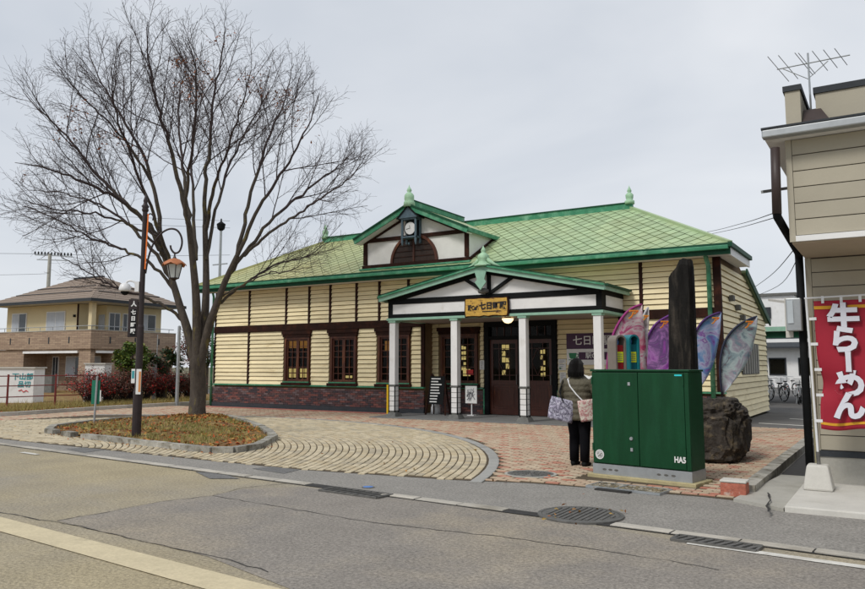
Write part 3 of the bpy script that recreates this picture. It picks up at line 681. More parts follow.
for k, (u, v) in enumerate(full):
    inside_dormer = abs(u + 13.36) < 2.0 * (1 - max(0, v - 1.3) / 2.6) and .75 < v < 3.4
    if inside_dormer: continue
    if k < 300: piece('shingle', svar[rnd.randrange(6)], roof, Matrix.Translation(rp(u, v)) @ Matrix.Rotation(rnd.gauss(0, .008), 4, 'X'))
    else: rest.tone = rnd.random(); shingle_geo(rest, u, v)
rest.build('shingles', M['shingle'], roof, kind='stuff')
MB().box(RXL - .05, RXR + .05, RY - .07, RY + .07, RZ - .02, RZ + .17).build('ridge_cap', M['green_trim'], roof)
MB().box(RXL - .05, RXR + .05, RY - .10, RY + .10, RZ + .172, RZ + .205).build('ridge_cap', M['green_dark'], roof)
for s, e_, r_ in ((1, (EXR, EY, EZ), (RXR, RY, RZ)), (-1, (EXL, EY, EZ), (RXL, RY, RZ))):
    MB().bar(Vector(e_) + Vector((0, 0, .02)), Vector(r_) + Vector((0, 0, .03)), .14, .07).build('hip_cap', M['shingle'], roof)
FIN = [(.16, 0), (.16, .10), (.10, .14), (.12, .20), (.13, .30), (.08, .36), (.045, .39), (.075, .43), (.06, .48), (.02, .56), (.004, .62)]
for xx in (RXL + .05, RXR - .05): MB().lathe(FIN, (xx, RY, RZ + .15), 14).build('finial', M['verdigris'], roof, smooth=True)
part('eave_moulding', M['green_dark'], (EXL, EXR, EY - .05, EY - .006, EZ - .055, EZ + .005), parent=roof)
part('gutter', M['green_trim'], (EXL - .02, EXR - .03, EY - .11, EY - .002, EZ - .165, EZ - .058), parent=roof, bevel=.02)
part('fascia', M['green_dark'], (EXL, EXR, EY + .01, EY + .05, EZ - .285, EZ - .012), parent=roof)
part('soffit', M['plaster'], (EXL + .02, EXR - .055, EY + .052, YF + .015, EZ - .262, EZ - .235), parent=roof)
part('gutter', M['green_dark'], (EXR - .028, EXR + .07, EY - .11, 23.4, EZ - .11, EZ + .004), parent=roof)
part('fascia', M['white'], (EXR - .05, EXR, EY + .052, 23.38, EZ - .31, EZ - .112), parent=roof)
part('soffit', M['plaster'], (X1 + .04, EXR - .052, YF + .017, 23.38, EZ - .29, EZ - .262), parent=roof)
# rear lean-to with a dark verge on the side
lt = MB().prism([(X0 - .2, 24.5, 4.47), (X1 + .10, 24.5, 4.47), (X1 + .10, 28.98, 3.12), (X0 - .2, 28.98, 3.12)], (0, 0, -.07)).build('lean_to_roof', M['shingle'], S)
MB().bar((X1 + .13, 24.5, 4.42), (X1 + .13, 29.0, 3.07), .05, .2).build('verge_board', M['green_dark'], S)
# side window with bars, small lamps on the side wall
sw = part('side_window', M['stone_dark'], (X1 + .035, X1 + .06, 23.6, 26.6, 1.32, 2.26)); 
for k in range(7): part('window_bar', M['concrete'], (X1 + .061, X1 + .085, 23.75 + k * .42, 23.87 + k * .42, 1.34, 2.24), parent=sw)
for yy, zz in ((22.0, 3.35), (22.9, 3.15), (23.6, 2.9)):
    MB().box(X1 + .03, X1 + .16, yy, yy + .22, zz, zz + .16).build('wall_fitting', M['stone_dark'], S, bevel=.02)
# downpipes
MB().tube([(-4.22, YF - .30, 4.52), (-4.22, YF - .28, 4.40), (-4.2, YF - .12, 4.22), (-4.2, YF - .12, .1)], .06, 10).build('downpipe', M['green_trim'], S, smooth=True)
MB().lathe([(.05, 0), (.085, .10), (.085, .2)], (-4.22, YF - .32, 4.42), 10).build('rain_hopper', M['green_trim'], S)
MB().tube([(X0 + .0, YF - .2, 4.45), (X0 - .02, YF - .13, 4.3), (X0 - .02, YF - .13, .05)], .045, 10).build('downpipe', M['green_trim'], S, smooth=True)
# --- dormer
xc, DY, DHW = -13.36, 20.62, 2.05
dz0, dzE, dzP = 4.88, 5.84, 6.82
sl = (dzP - dzE) / 2.2
gable = lambda x_: dzP - abs(x_ - xc) * sl
dr = MB().prism([(xc - DHW, DY, dz0), (xc + DHW, DY, dz0), (xc + DHW, DY, gable(xc + DHW) - .10), (xc, DY, dzP - .10), (xc - DHW, DY, gable(xc - DHW) - .10)], (0, .12, 0)).build('dormer', M['plaster'], S)
for s in (1, -1):
    x_ = xc + s * DHW - (.05 if s > 0 else 0)
    MB().prism([(x_, DY + .122, 4.95), (x_, DY + .122, 5.78), (x_, 22.42, 5.78)], (.05, 0, 0)).build('cheek_wall', M['plaster'], dr)
    MB().bar((xc + s * (DHW + .01), DY + .05, 4.92), (xc + s * (DHW + .01), 22.5, 5.86), .07, .12).build('cheek_timber', M['timber'], dr)
    pl = [(xc, DY - .36, dzP), (xc + s * 2.2, DY - .36, dzE), (xc + s * 2.2, 22.62, dzE), (xc, 24.35, dzP)]
    if s < 0: pl.reverse()
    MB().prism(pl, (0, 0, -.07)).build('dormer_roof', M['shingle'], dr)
    r0, r1 = Vector((xc, DY - .38, dzP - .045)), Vector((xc + s * 2.22, DY - .38, dzE - .045))
    MB().bar(r0, r1, .04, .19, off=-.03).build('rake_board', M['green_trim'], dr)
    MB().bar(r0 + Vector((0, -.025, .055)), r1 + Vector((0, -.025, .055)), .08, .045).build('rake_moulding', M['green_dark'], dr)
    MB().bar(r0 + Vector((0, .19, -.1)), r1 + Vector((-s * .06, .19, -.1)), .33, .03).build('rake_soffit', M['white'], dr)
    MB().bar(Vector((xc, DY - .02, dzP - .19)), Vector((xc + s * 2.0, DY - .02, gable(xc + 2.0) - .19)), .05, .10).build('rake_timber', M['timber'], dr)
    MB().bar((xc + s * 2.2, DY - .36, dzE - .05), (xc + s * 2.2, 22.6, dzE - .05), .05, .13).build('eave_board', M['green_trim'], dr)
    part('corner_post', M['timber'], (xc + s * (DHW - .07) - .075, xc + s * (DHW - .07) + .075, DY - .05, DY - .002, dz0 + .11, 5.74), parent=dr)
part('tie_beam', M['timber'], (xc - DHW, xc + DHW, DY - .06, DY - .002, 5.745, 5.87), parent=dr)
part('sill_beam', M['timber'], (xc - DHW - .03, xc + DHW + .03, DY - .08, DY - .002, dz0 - .03, dz0 + .09), parent=dr)
part('base_flashing', M['green_trim'], (xc - DHW - .1, xc + DHW + .1, DY - .16, DY - .01, dz0 - .085, dz0 - .032), parent=dr)
part('ridge_cap', M['green_trim'], (xc - .06, xc + .06, DY - .3, 23.9, dzP - .01, dzP + .15), parent=dr)
part('ridge_cap', M['green_dark'], (xc - .08, xc + .08, DY - .3, 23.9, dzP + .152, dzP + .185), parent=dr)
MB().lathe([(.20, -.1), (.18, .06), (.15, .10), (.165, .16), (.16, .28), (.10, .36), (.05, .39), (.085, .44), (.07, .49), (.02, .57), (.004, .64)], (xc, DY - .32, dzP + .02), 14).build('finial', M['verdigris'], dr, smooth=True)
ar = .92; az_ = dz0 + .09
arc = lambda r_, n=22: [(xc + r_ * math.cos(math.pi * k / n), 0, az_ + r_ * math.sin(math.pi * k / n)) for k in range(n + 1)]
lw = MB().prism([(p[0], DY - .03, p[2]) for p in arc(ar - .06)], (0, .025, 0)).build('arch_window', mat('arch_pane', (.035, .02, .014), .25, .3, 4, stretch=(6, 1, 1)), dr)
b = MB(); o1, i1 = arc(ar), arc(ar - .09)
for k in range(len(o1) - 1):
    b.prism([(o1[k][0], DY - .07, o1[k][2]), (o1[k+1][0], DY - .07, o1[k+1][2]), (i1[k+1][0], DY - .07, i1[k+1][2]), (i1[k][0], DY - .07, i1[k][2])], (0, .068, 0))
b.build('arch_frame', M['wood_red'], dr)
part('mullion', M['wood_red'], (xc - .03, xc + .03, DY - .06, DY - .032, az_, az_ + ar - .09), parent=dr)
for k in range(1, 5): zz = az_ + k * .18; hw = math.sqrt(max(.01, (ar - .09) ** 2 - (zz - az_) ** 2)); part('louvre', M['timber'], (xc - hw, xc - .032, DY - .05, DY - .032, zz - .012, zz + .012), (xc + .032, xc + hw, DY - .05, DY - .032, zz - .012, zz + .012), parent=dr)
# clock house hung on the dormer gable
CK = mat('clock_house_paint', (.085, .13, .16), .5, .25, 8)
cy0 = DY - .36
ck = thing('clock_house', (xc, DY - .1, 5.58), 'blue grey clock house with round white dial hung below the dormer peak', 'clock')
cb = MB()
for sx in (-.26, .26):
    for yy in (cy0, DY - .09): cb.box(xc + sx - .03, xc + sx + .03, yy, yy + .06, 5.56, 6.36)
cb.box(xc - .29, xc + .29, cy0 - .01, DY - .03, 5.72, 5.77); cb.box(xc - .29, xc + .29, cy0 - .005, DY - .03, 6.32, 6.37)
cb.build('frame', CK, ck)
part('back_panel', M['black'], (xc - .228, xc + .228, DY - .12, DY - .062, 5.772, 6.318), parent=ck)
MB().prism([(xc - .38, cy0 - .05, 6.372), (xc + .38, cy0 - .05, 6.372), (xc, cy0 - .05, 6.74)], (0, .36, 0)).build('roof', CK, ck)
for s in (-1, 1): MB().bar((xc, cy0 + .11, 6.76), (xc + s * .42, cy0 + .11, 6.36), .40, .035).build('roof_board', M['black'], ck)
for sx in (-.26, 0, .26): MB().lathe([(.005, -.09), (.03, -.04), (.025, 0)], (xc + sx, cy0 + .03, 5.56), 8).build('pendant', CK, ck)
Tk = Matrix.Rotation(math.pi / 2, 4, 'X')
dial = MB().lathe([(.235, 0), (.245, .03), (.215, .055), (.2, .045)], (xc, cy0 + .14, 6.045), 28, Tk).build('dial_rim', M['black'], ck, smooth=False)
MB().lathe([(.203, 0), (.203, .05)], (xc, cy0 + .14, 6.045), 28, Tk).build('dial', M['white'], ck)
for a_, ln_ in ((100, .10), (190, .15)): MB().bar((xc, cy0 + .085, 6.045), (xc + ln_ * math.cos(R(a_)), cy0 + .085, 6.045 + ln_ * math.sin(R(a_))), .008, .018, up=(0, 1, 0)).build('hand', M['black'], ck)
# --- porch
PY, PCX, PHW = 19.2, -9.93, 3.40
for xx in (-13.18, -11.0, -8.82, -6.68):
    w = .105
    c = part('porch_column', M['white'], (xx - w, xx + w, PY - w, PY + w, 1.0, 2.885), bevel=.008)
    part('capital', M['green_pale'], (xx - w - .025, xx + w + .025, PY - w - .025, PY + w + .025, 2.887, 2.948), parent=c)
    part('collar', M['stone_dark'], (xx - w - .015, xx + w + .015, PY - w - .015, PY + w + .015, .955, .998), parent=c)
    t_ = MB()
    for k in range(5): t_.box(xx - w, xx + w, PY - w, PY + w, .222 + k * .147, .222 + k * .147 + .132)
    t_.build('tile_cladding', M['white'], c)
    part('tile_joint', M['stone_dark'], (xx - w + .01, xx + w - .01, PY - w + .01, PY + w - .01, .17, .954), parent=c)
    b = MB()
    for sx in (-1, 1):
        for sy in (-1, 1): b.box(xx + sx * w - .012, xx + sx * w + .012, PY + sy * w - .012, PY + sy * w + .012, .17, .954)
    b.build('corner_strip', M['black'], c)
    f0 = [(xx + sx * .2, PY + sy * .2, .03) for sx, sy in ((-1,-1),(1,-1),(1,1),(-1,1))]; f1 = [(xx + sx * .16, PY + sy * .16, .12) for sx, sy in ((-1,-1),(1,-1),(1,1),(-1,1))]; f2 = [(xx + sx * .135, PY + sy * .135, .17) for sx, sy in ((-1,-1),(1,-1),(1,1),(-1,1))]
    MB().loft([f0, f1, f2]).build('column_base', M['stone_dark'], c)
xa, xb = PCX - PHW, PCX + PHW; y0, y1 = PY - .11, PY + .11
def ring(name, m, dx, z0, z1):
    part(name, m, (xa - dx, xb + dx, y0 - dx, y1 - .001, z0, z1)); part(name, m, (xb - .22, xb + dx, y1, YF - .08, z0, z1)); part(name, m, (xa - dx, xa + .22, y1, YF - .08, z0, z1))
ring('beam_moulding', M['green_pale'], .035, 2.95, 3.02); ring('lower_beam', M['black'], .0, 3.022, 3.138); ring('upper_beam', M['black'], .0, 3.44, 3.60)
part('frieze_panel', M['white'], (xa + .16, xb - .16, y0 + .02, y1 - .02, 3.14, 3.438)); part('frieze_panel', M['white'], (xb - .2, xb - .02, y1 + .1, YF - .08, 3.14, 3.438)); part('frieze_panel', M['white'], (xa + .02, xa + .2, y1 + .1, YF - .08, 3.14, 3.438))
for xx in (xa, xb - .16): part('corner_block', M['black'], (xx, xx + .16, y0, y1 + .1, 3.14, 3.438))
part('porch_ceiling', mat('porch_ceiling', (.36, .30, .26), .7, .1, 2), (xa + .23, xb - .23, y1 + .001, YR - .01, 2.963, 2.985))
gp_ = 4.24
MB().prism([(xa + .05, y0 + .03, 3.602), (xb - .05, y0 + .03, 3.602), (PCX, y0 + .03, gp_ + .02)], (0, .1, 0)).build('gable_panel', M['white'], S)
gs = (4.40 - 3.66) / 3.55
for s in (-1, 1):
    pl = [(PCX, PY - .34, 4.40), (PCX + s * 3.55, PY - .34, 3.66), (PCX + s * 3.55, YF - .08, 3.66), (PCX, YF - .08, 4.40)]
    if s < 0: pl.reverse()
    pr_ = MB().prism(pl, (0, 0, -.05)).build('porch_roof', M['shingle'], S)
    a_, b_ = Vector((PCX, PY - .36, 4.33)), Vector((PCX + s * 3.57, PY - .36, 3.59))
    MB().bar(a_, b_, .04, .15).build('rake_board', M['green_pale'], pr_)
    MB().bar(a_ + Vector((0, -.03, .07)), b_ + Vector((0, -.03, .07)), .09, .05).build('rake_moulding', M['green_trim'], pr_)
    MB().bar(a_ + Vector((0, -.03, .115)), b_ + Vector((0, -.03, .115)), .11, .02).build('rake_capping', M['green_dark'], pr_)
    MB().bar(Vector((PCX, PY - .12, 4.235)), Vector((PCX + s * 3.38, PY - .12, 3.53)), .06, .12).build('rake_timber', M['black'], pr_)
    MB().bar((PCX + s * 3.56, PY - .36, 3.60), (PCX + s * 3.56, YF - .08, 3.60), .05, .14).build('eave_board', M['green_pale'], pr_)
    MB().bar((PCX + s * 3.61, PY - .36, 3.655), (PCX + s * 3.61, YF - .08, 3.655), .08, .06).build('eave_gutter', M['green_dark'], pr_)
    MB().bar((PCX + .10 + s * .06, y0 - .012, 3.64), (PCX + .10 + s * .75, y0 - .012, 4.05), .075, .09).build('truss_brace', M['black'], S)
part('king_post', M['black'], (PCX + .05, PCX + .15, y0 - .05, y0 + .028, 3.602, 4.16))
MB().prism([(PCX - .2, PY - .42, 4.22), (PCX - .13, PY - .42, 4.0), (PCX - .2, PY - .42, 3.92), (PCX - .02, PY - .42, 3.70), (PCX + .16, PY - .42, 3.92), (PCX + .1, PY - .42, 4.0), (PCX + .16, PY - .42, 4.22), (PCX, PY - .42, 4.30)], (0, .04, 0)).build('pendant_board', M['green_pale'], S)
fin = MB().lathe([(.28, 0), (.26, .05), (.16, .10), (.13, .16), (.17, .22), (.16, .32), (.09, .38), (.05, .41), (.075, .45), (.055, .50), (.004, .60)], (PCX, PY - .26, 4.38), 14).build('porch_finial', M['verdigris'], S, smooth=True)
for s in (-1, 1): MB().tube([(PCX + s * .1, PY - .28, 4.62), (PCX + s * .22, PY - .28, 4.50), (PCX + s * .36, PY - .28, 4.42), (PCX + s * .52, PY - .28, 4.36)], [.05, .06, .045, .02], 8).build('scroll', M['verdigris'], fin, smooth=True)
MB().tube([(PCX - .2, y0 - .03, 3.69), (PCX - .02, y0 - .1, 3.69), (PCX + .1, y0 - .03, 3.69)], [.06, .09, .05], 8).build('emblem', M['stone_dark'], S, smooth=True)
# yellow guard on the first column, low fence rail between columns 1 and facade
part('corner_guard', mat('yellow_paint', (.75, .46, .01), .5, .08), (-13.335, -13.29, PY - .16, PY - .11, .05, 1.0))
# ------------------------------------------------------------------ things on and by the station
M['signwood'] = mat('gold_wood', (.55, .33, .06), .5, .3, 9, .3, 30, stretch=(1, 1, 2.5), col2=(.13, .05, .02), thr=(.54, .66), scale2=5)
M['ink'] = mat('ink', (.012, .01, .01), .6, .1)
M['purple'] = mat('purple_panel', (.06, .02, .06), .5, .1)
M['paper'] = mat('paper', (.72, .72, .70), .7, .05)
M['greytext'] = mat('grey_print', (.18, .18, .2), .7, .1)
M['green_print'] = mat('green_print', (.03, .2, .09), .6, .1)
t = thing('wooden_signboard', (-9.88, 19.0, 3.24), 'gilded wooden station name board hung on the porch beam', 'sign')
pts = []
for k in range(10): pts.append((-10.57 + k * .152, 3.50 + rnd.uniform(-.012, .02)))
for k in range(4): pts.append((-9.19 + rnd.uniform(-.01, .01), 3.46 - k * .15))
for k in range(10): pts.append((-9.21 - k * .151, 2.955 + rnd.uniform(-.015, .015)))
for k in range(4): pts.append((-10.58 + rnd.uniform(-.01, .01), 3.0 + k * .15))
pts.reverse()
MB().prism([(a, 19.0, b) for a, b in pts], (0, .07, 0)).build('edge_board', M['timber'], t)
cx_, cz_ = -9.885, 3.228
MB().prism([(cx_ + (a - cx_) * .95, 18.985, cz_ + (b - cz_) * .88) for a, b in pts], (0, .014, 0)).build('board', M['signwood'], t)
text('lettering', '七日町駅', .215, M['ink'], t, facing((-9.67, 18.978, 3.25)), bold=.010)
text('lettering', '駅Café', .17, M['ink'], t, facing((-10.29, 18.978, 3.21)), bold=.007, wide=.72)
MB().box(-10.0, -9.42, 18.976, 18.984, 3.09, 3.115).build('underline', M['ink'], t)
t = thing('station_name_panel', (-7.7, YR - .03, 1.6), 'purple and white café name panel beside the entrance doors', 'sign')
part('panel_top', M['purple'], (-8.46, -6.92, YR - .06, YR - .036, 2.07, 2.53), parent=t); part('panel_bottom', M['white'], (-8.46, -6.92, YR - .058, YR - .034, 1.60, 2.068), parent=t)
text('lettering', '七日町駅', .30, M['paper'], t, facing((-7.66, YR - .065, 2.30)), bold=.004)
part('label', M['purple'], (-8.08, -7.1, YR - .063, YR - .0585, 1.75, 1.97), parent=t); text('lettering', '駅Café', .19, M['paper'], t, facing((-7.6, YR - .068, 1.86)), bold=.003)
b = MB().lathe([(.06, 0), (.10, .04), (.12, .16), (.12, .17)], (-8.27, YR - .062, 1.78), 14, Matrix.Diagonal((1, .06, 1, 1))); b.lathe([(.13, 0), (.13, .02)], (-8.27, YR - .062, 1.74), 14, Matrix.Diagonal((1, .06, 1, 1)))
b.tube([(-8.16, YR - .062, 1.92), (-8.09, YR - .062, 1.91), (-8.10, YR - .062, 1.84), (-8.17, YR - .062, 1.82)], .012, 6); b.build('cup_mark', M['green_print'], t)
def notice(xa, xb, za, zb, Y, label, lines=6, green=False):
    t = thing('notice', ((xa + xb) / 2, Y, za), label, 'notice')
    part('sheet', M['paper'], (xa, xb, Y - .01, Y, za, zb), parent=t)
    b = MB(); h = (zb - za)
    for k in range(lines):
        z = zb - h * (k + 1) / (lines + 1); e = rnd.uniform(.05, .3) * (xb - xa); b.box(xa + .04, xb - .03 - e, Y - .013, Y - .0105, z - h * .02, z + h * .02)
    b.build('print', M['greytext'], t)
    if green: part('logo', M['green_print'], (xa + .03, xa + .09, Y - .0135, Y - .011, za + .03, za + .08), parent=t)
notice(-8.74, -8.50, 1.44, 1.77, YR - .03, 'white notice with green logo on the clapboard right of the doors', 5, True)
notice(-8.70, -8.50, 1.05, 1.38, YR - .032, 'small white notice below another by the entrance', 6)
notice(-11.41, -11.24, 1.45, 1.75, YR - .035, 'small grey notice between the recessed window and the doors', 6)
M['steel_white'] = mat('white_metal', (.7, .7, .7), .4, .05)
t = thing('notice_stand', (-11.33, 20.75, .045), 'white poster board on a white post before the entrance window', 'sign')
part('post', M['steel_white'], (-11.345, -11.315, 20.75, 20.78, .045, .5), (-11.44, -11.22, 20.66, 20.87, .045, .065), parent=t); part('board', M['paper'], (-11.53, -11.13, 20.72, 20.745, .42, .95), parent=t)
b = MB()
for k in range(26): b.bar((-11.48 + rnd.random() * .3, 20.714, .47 + rnd.random() * .42), (-11.48 + rnd.random() * .3, 20.714, .47 + rnd.random() * .42), .006, .012, up=(0, 1, 0))
b.build('drawing', M['greytext'], t)
t = thing('easel_board', (-12.4, 20.5, .045), 'black A-frame menu board with white lettering behind a porch column', 'menu board')
b = MB()
for s in (-1, 1):
    b.bar((-12.4 + s * .36, 20.35, .045), (-12.4 + s * .24, 20.55, 1.32), .045, .045); b.bar((-12.4 + s * .3, 20.75, .045), (-12.4 + s * .2, 20.57, 1.3), .04, .04)
b.build('leg_frame', M['timber'], t)
T = Matrix.Translation((-12.4, 20.44, .75)) @ Matrix.Rotation(R(-9), 4, 'X')
MB().box(-.27, .27, -.02, .01, -.38, .5, T).build('board', M['black'], t)
b = MB()
for k in range(9): zz = -.32 + k * .09; b.box(-.22, -.22 + rnd.uniform(.2, .42), -.027, -.0215, zz, zz + .035, T)
b.build('lettering', M['paper'], t)
t = thing('water_jug', (-12.72, 20.9, .045), 'white plastic jug standing against the brick base', 'jug')
MB().lathe([(.16, 0), (.15, .2), (.10, .36), (.05, .42), (.05, .46)], (0, 0, 0), 14).build('body', M['steel_white'], t, local=True, smooth=True)
MB().tube([(.05, 0, .42), (.12, 0, .42), (.13, 0, .25)], .014, 6).build('handle', M['steel_white'], t, local=True)
t = thing('porch_lamp', (-9.50, 19.6, 2.95), 'lit amber bowl lamp under the porch ceiling', 'lamp')
MB().lathe([(.04, -.02), (.10, -.03), (.10, .015)], n=16).build('mount', M['timber'], t, local=True)
MB().lathe([(.02, -.17), (.09, -.15), (.15, -.09), (.17, -.03), (.165, -.03)], n=20).build('bowl', M['lamp_on'], t, local=True, smooth=True)
# ------------------------------------------------------------------ green cabinet
CG = mat('cabinet_green', (.0035, .047, .016), .45, .18, 3, .06, 60, spec=.25, col2=(.008, .062, .026), thr=(.5, .75), stretch=(3, 3, .5), fine=.08)
cr_ = -R(9.5); cfl = Vector((-3.77, 10.47, 0)); CWd, CDp, CH = 1.43, .46, 1.51
t = thing('utility_cabinet', cfl, 'dark green steel utility cabinet on a concrete plinth', 'utility cabinet', rz=cr_)
def cpart(name, m, *bx, bevel=0, parent=None):
    b = MB()
    for q in bx: b.box(*q)
    return b.build(name, m, parent or t, local=True, bevel=bevel)
cpart('plinth', mat('mossy_plinth', (.42, .36, .2), .9, .2, 6, .2), (-.06, CWd + .07, -.06, CDp + .05, 0, .055), bevel=.008)
cpart('base', M['steel'], (0, CWd, 0, CDp, .056, .195))
cpart('body', CG, (0.004, CWd - .004, .02, CDp, .197, CH - .03), bevel=.006); cpart('lid', CG, (-.012, CWd + .012, -.012, CDp + .012, CH - .029, CH), bevel=.008)
d1 = cpart('door', CG, (.012, .708, -.004, .018, .21, CH - .045), bevel=.006); d2 = cpart('door', CG, (.716, CWd - .07, -.004, .018, .21, CH - .045), bevel=.006)
cpart('post', CG, (CWd - .064, CWd - .006, -.002, .018, .205, CH - .04), bevel=.004)
for zz_ in (.38, 1.30):
    cpart('hinge', CG, (.004, .028, -.012, -.0045, zz_, zz_ + .1), parent=d1); cpart('hinge', CG, (CWd - .088, CWd - .066, -.012, -.0045, zz_, zz_ + .1), parent=d2)
cpart('handle', M['steel'], (.572, .606, -.018, -.0045, 1.29, 1.335), parent=d1); cpart('lock', M['steel'], (.588, .622, -.018, -.0045, .40, .445), parent=d1)
MB().lathe([(.026, 0), (.022, .014)], (.6, -.005, .57), 16, Matrix.Rotation(math.pi / 2, 4, 'X')).build('knob', M['steel'], d1, local=True)
cpart('tag', mat('cyan_tag', (.03, .6, .65), .5, .05), (CWd - .19, CWd - .09, -.0075, -.0045, CH - .085, CH - .065), parent=d2)
Tc = WM[t.name]
def ctext(s, size, x, z, **k): return text('marking', s, size, M['paper'], t, Tc @ facing((x, -.008, z)), extr=.001, **k)
ctext('HA5', .105, CWd - .15, .335, bold=.004, wide=.8)
b = MB().lathe([(.066, 0), (.066, .003), (.054, .003), (.054, 0)], (.115, -.006, .325), 24, Matrix.Rotation(math.pi / 2, 4, 'X')); b.build('emblem_ring', M['paper'], t, local=True)
MB().bar((.085, -.008, .30), (.12, -.008, .33), .003, .016, up=(0, 1, 0)).bar((.112, -.0085, .32), (.145, -.0085, .352), .003, .02, up=(0, 1, 0)).build('emblem_bolt', M['paper'], t, local=True)
b = MB()
for x_ in (.18, .27, .36, .98, 1.08, 1.18): b.lathe([(.03, 0), (.03, .003)], (x_, -.0005, .125), 10, Matrix.Rotation(math.pi / 2, 4, 'X') @ Matrix.Diagonal((1, .45, 1, 1)))
b.build('vent', M['iron'], t, local=True)
# trays of gravel let into the ground before the cabinet
t = thing('gravel_tray', (-2.98, 9.62, .006), 'steel framed gravel trays let into the ground before the green cabinet', 'drain tray', rz=-R(8))
for x0_, x1_ in ((-.52, -.12), (-.12, .47)):
    b = MB()
    for q in ((x0_, x1_, -.2, -.18), (x0_, x1_, .18, .2)): b.box(*q, 0, .03)
    b.box(x0_, x0_ + .018, -.18, .18, 0, .03); b.box(x1_ - .018, x1_, -.18, .18, 0, .0295); b.build('frame', M['steel'], t, local=True)
b = MB().box(-.34, .12, -.31, -.22, 0, .02); b.build('slot', M['tar'], t, local=True)
b = MB()
for _ in range(700):
    x_, y_ = rnd.uniform(-.5, .45), rnd.uniform(-.175, .175); s_ = rnd.uniform(.008, .02); b.tone = rnd.random(); T = Matrix.Translation((x_, y_, .008 + s_ * .5)) @ Matrix.Rotation(rnd.uniform(0, 6), 4, 'Z') @ Matrix.Rotation(rnd.uniform(-.5, .5), 4, 'X')
    b.box(-s_, s_, -s_ * .7, s_ * .7, -s_ * .5, s_ * .5, T)
b.build('gravel', mat('gravel', (.25, .22, .17), .9, .2, 20, pal=[(.16,.14,.10),(.28,.25,.19),(.36,.33,.27),(.12,.11,.08),(.22,.17,.09)]), t, local=True, kind='stuff')
# ------------------------------------------------------------------ stone monument
M['rock'] = mat('dark_rock', (.042, .034, .027), .85, .5, 9, 1.0, 22, col2=(.13, .10, .06), thr=(.52, .68), scale2=8, fine=.3)
M['pillar_rock'] = mat('pillar_rock', (.012, .011, .010), .8, .5, 9, 1.0, 26, col2=(.05, .042, .034), thr=(.52, .68), stretch=(1, 1, .18), scale2=7, fine=.3, spec=.15)
t = thing('stone_monument', (-3.0, 13.4, 0), 'tall dark stone pillar rising from a rough boulder', 'monument')
bm = bmesh.new(); bmesh.ops.create_icosphere(bm, subdivisions=5, radius=1)
for v in bm.verts:
    p = v.co.copy(); 
    q = Vector((math.copysign(abs(p.x) ** .62, p.x), math.copysign(abs(p.y) ** .62, p.y), math.copysign(abs(p.z) ** .55, p.z)))
    nz = noise.noise(p * 1.7) * .10 + noise.noise(p * 5.5) * .06 + noise.noise(p * 14) * .045 + noise.noise(p * 30) * .025
    cell = noise.voronoi(p * 3.2)[0][0] * .12
    q = q * (1 + nz + cell - .05)
    v.co = Vector((-2.97 + q.x * .80, 13.45 + q.y * .78, max(-.02, .46 + q.z * .56)))
me = bpy.data.meshes.new('base_rock'); bm.to_mesh(me); bm.free(); me.transform(WM[t.name].inverted()); link('base_rock', me, M['rock'], t)
rings = []
prof = [(.55, .235, .2), (.9, .232, .2), (1.4, .228, .195), (1.9, .222, .19), (2.4, .215, .185), (2.8, .21, .18), (3.05, .205, .175)]
n = 14
for z, rx, ry in prof:
    ring_ = []
    for k in range(n):
        a = 2 * math.pi * k / n; c, s = math.cos(a), math.sin(a)
        sq = 1 / max(abs(c), abs(s)) ** .75
        dn = 1 + .10 * noise.noise((c * 1.5, s * 1.5, z * 1.6)) + .04 * noise.noise((c * 4, s * 4, z * 5))
        ring_.append(Vector((-3.10 + rx * c * sq * dn + (z - 1.5) * .012, 13.1 + ry * s * sq * dn, z)))
    rings.append(ring_)
top = [Vector((-3.05 + (v.x + 3.09) * .72, 13.1 + (v.y - 13.1) * .8, 3.13 + min(.23, max(0, v.x + 3.26) * 1.5) - .25 * max(0, v.x + 3.0) + .02 * rnd.random())) for v in rings[-1]]
shoulder = [Vector((-3.085 + (v.x + 3.09) * .95, v.y, 3.07 + min(.19, max(0, v.x + 3.28) * .9) - .25 * max(0, v.x + 3.0))) for v in rings[-1]]
MB().loft(rings + [shoulder, top]).build('pillar', M['pillar_rock'], t, bevel=.006)
# ------------------------------------------------------------------ feather flags
def flag_mat(name, cols, sc=2.6):
    m = bpy.data.materials.new(name); m.use_nodes = True; nt_ = m.node_tree; n_ = nt_.nodes; l_ = nt_.links; b_ = n_['Principled BSDF']; b_.inputs['Roughness'].default_value = .75
    g = n_.new('ShaderNodeNewGeometry'); nz = n_.new('ShaderNodeTexNoise'); nz.inputs['Scale'].default_value = sc; nz.inputs['Detail'].default_value = 6; nz.inputs['Distortion'].default_value = .9; nz.inputs['Roughness'].default_value = .6
    r_ = n_.new('ShaderNodeValToRGB'); e_ = r_.color_ramp.elements
    while len(e_) < len(cols): e_.new(.5)
    for i, c in enumerate(cols): e_[i].position = .28 + .44 * i / (len(cols) - 1); e_[i].color = (*c, 1)
    l_.new(g.outputs['Position'], nz.inputs['Vector']); l_.new(nz.outputs['Fac'], r_.inputs['Fac']); l_.new(r_.outputs['Color'], b_.inputs['Base Color'])
    return m
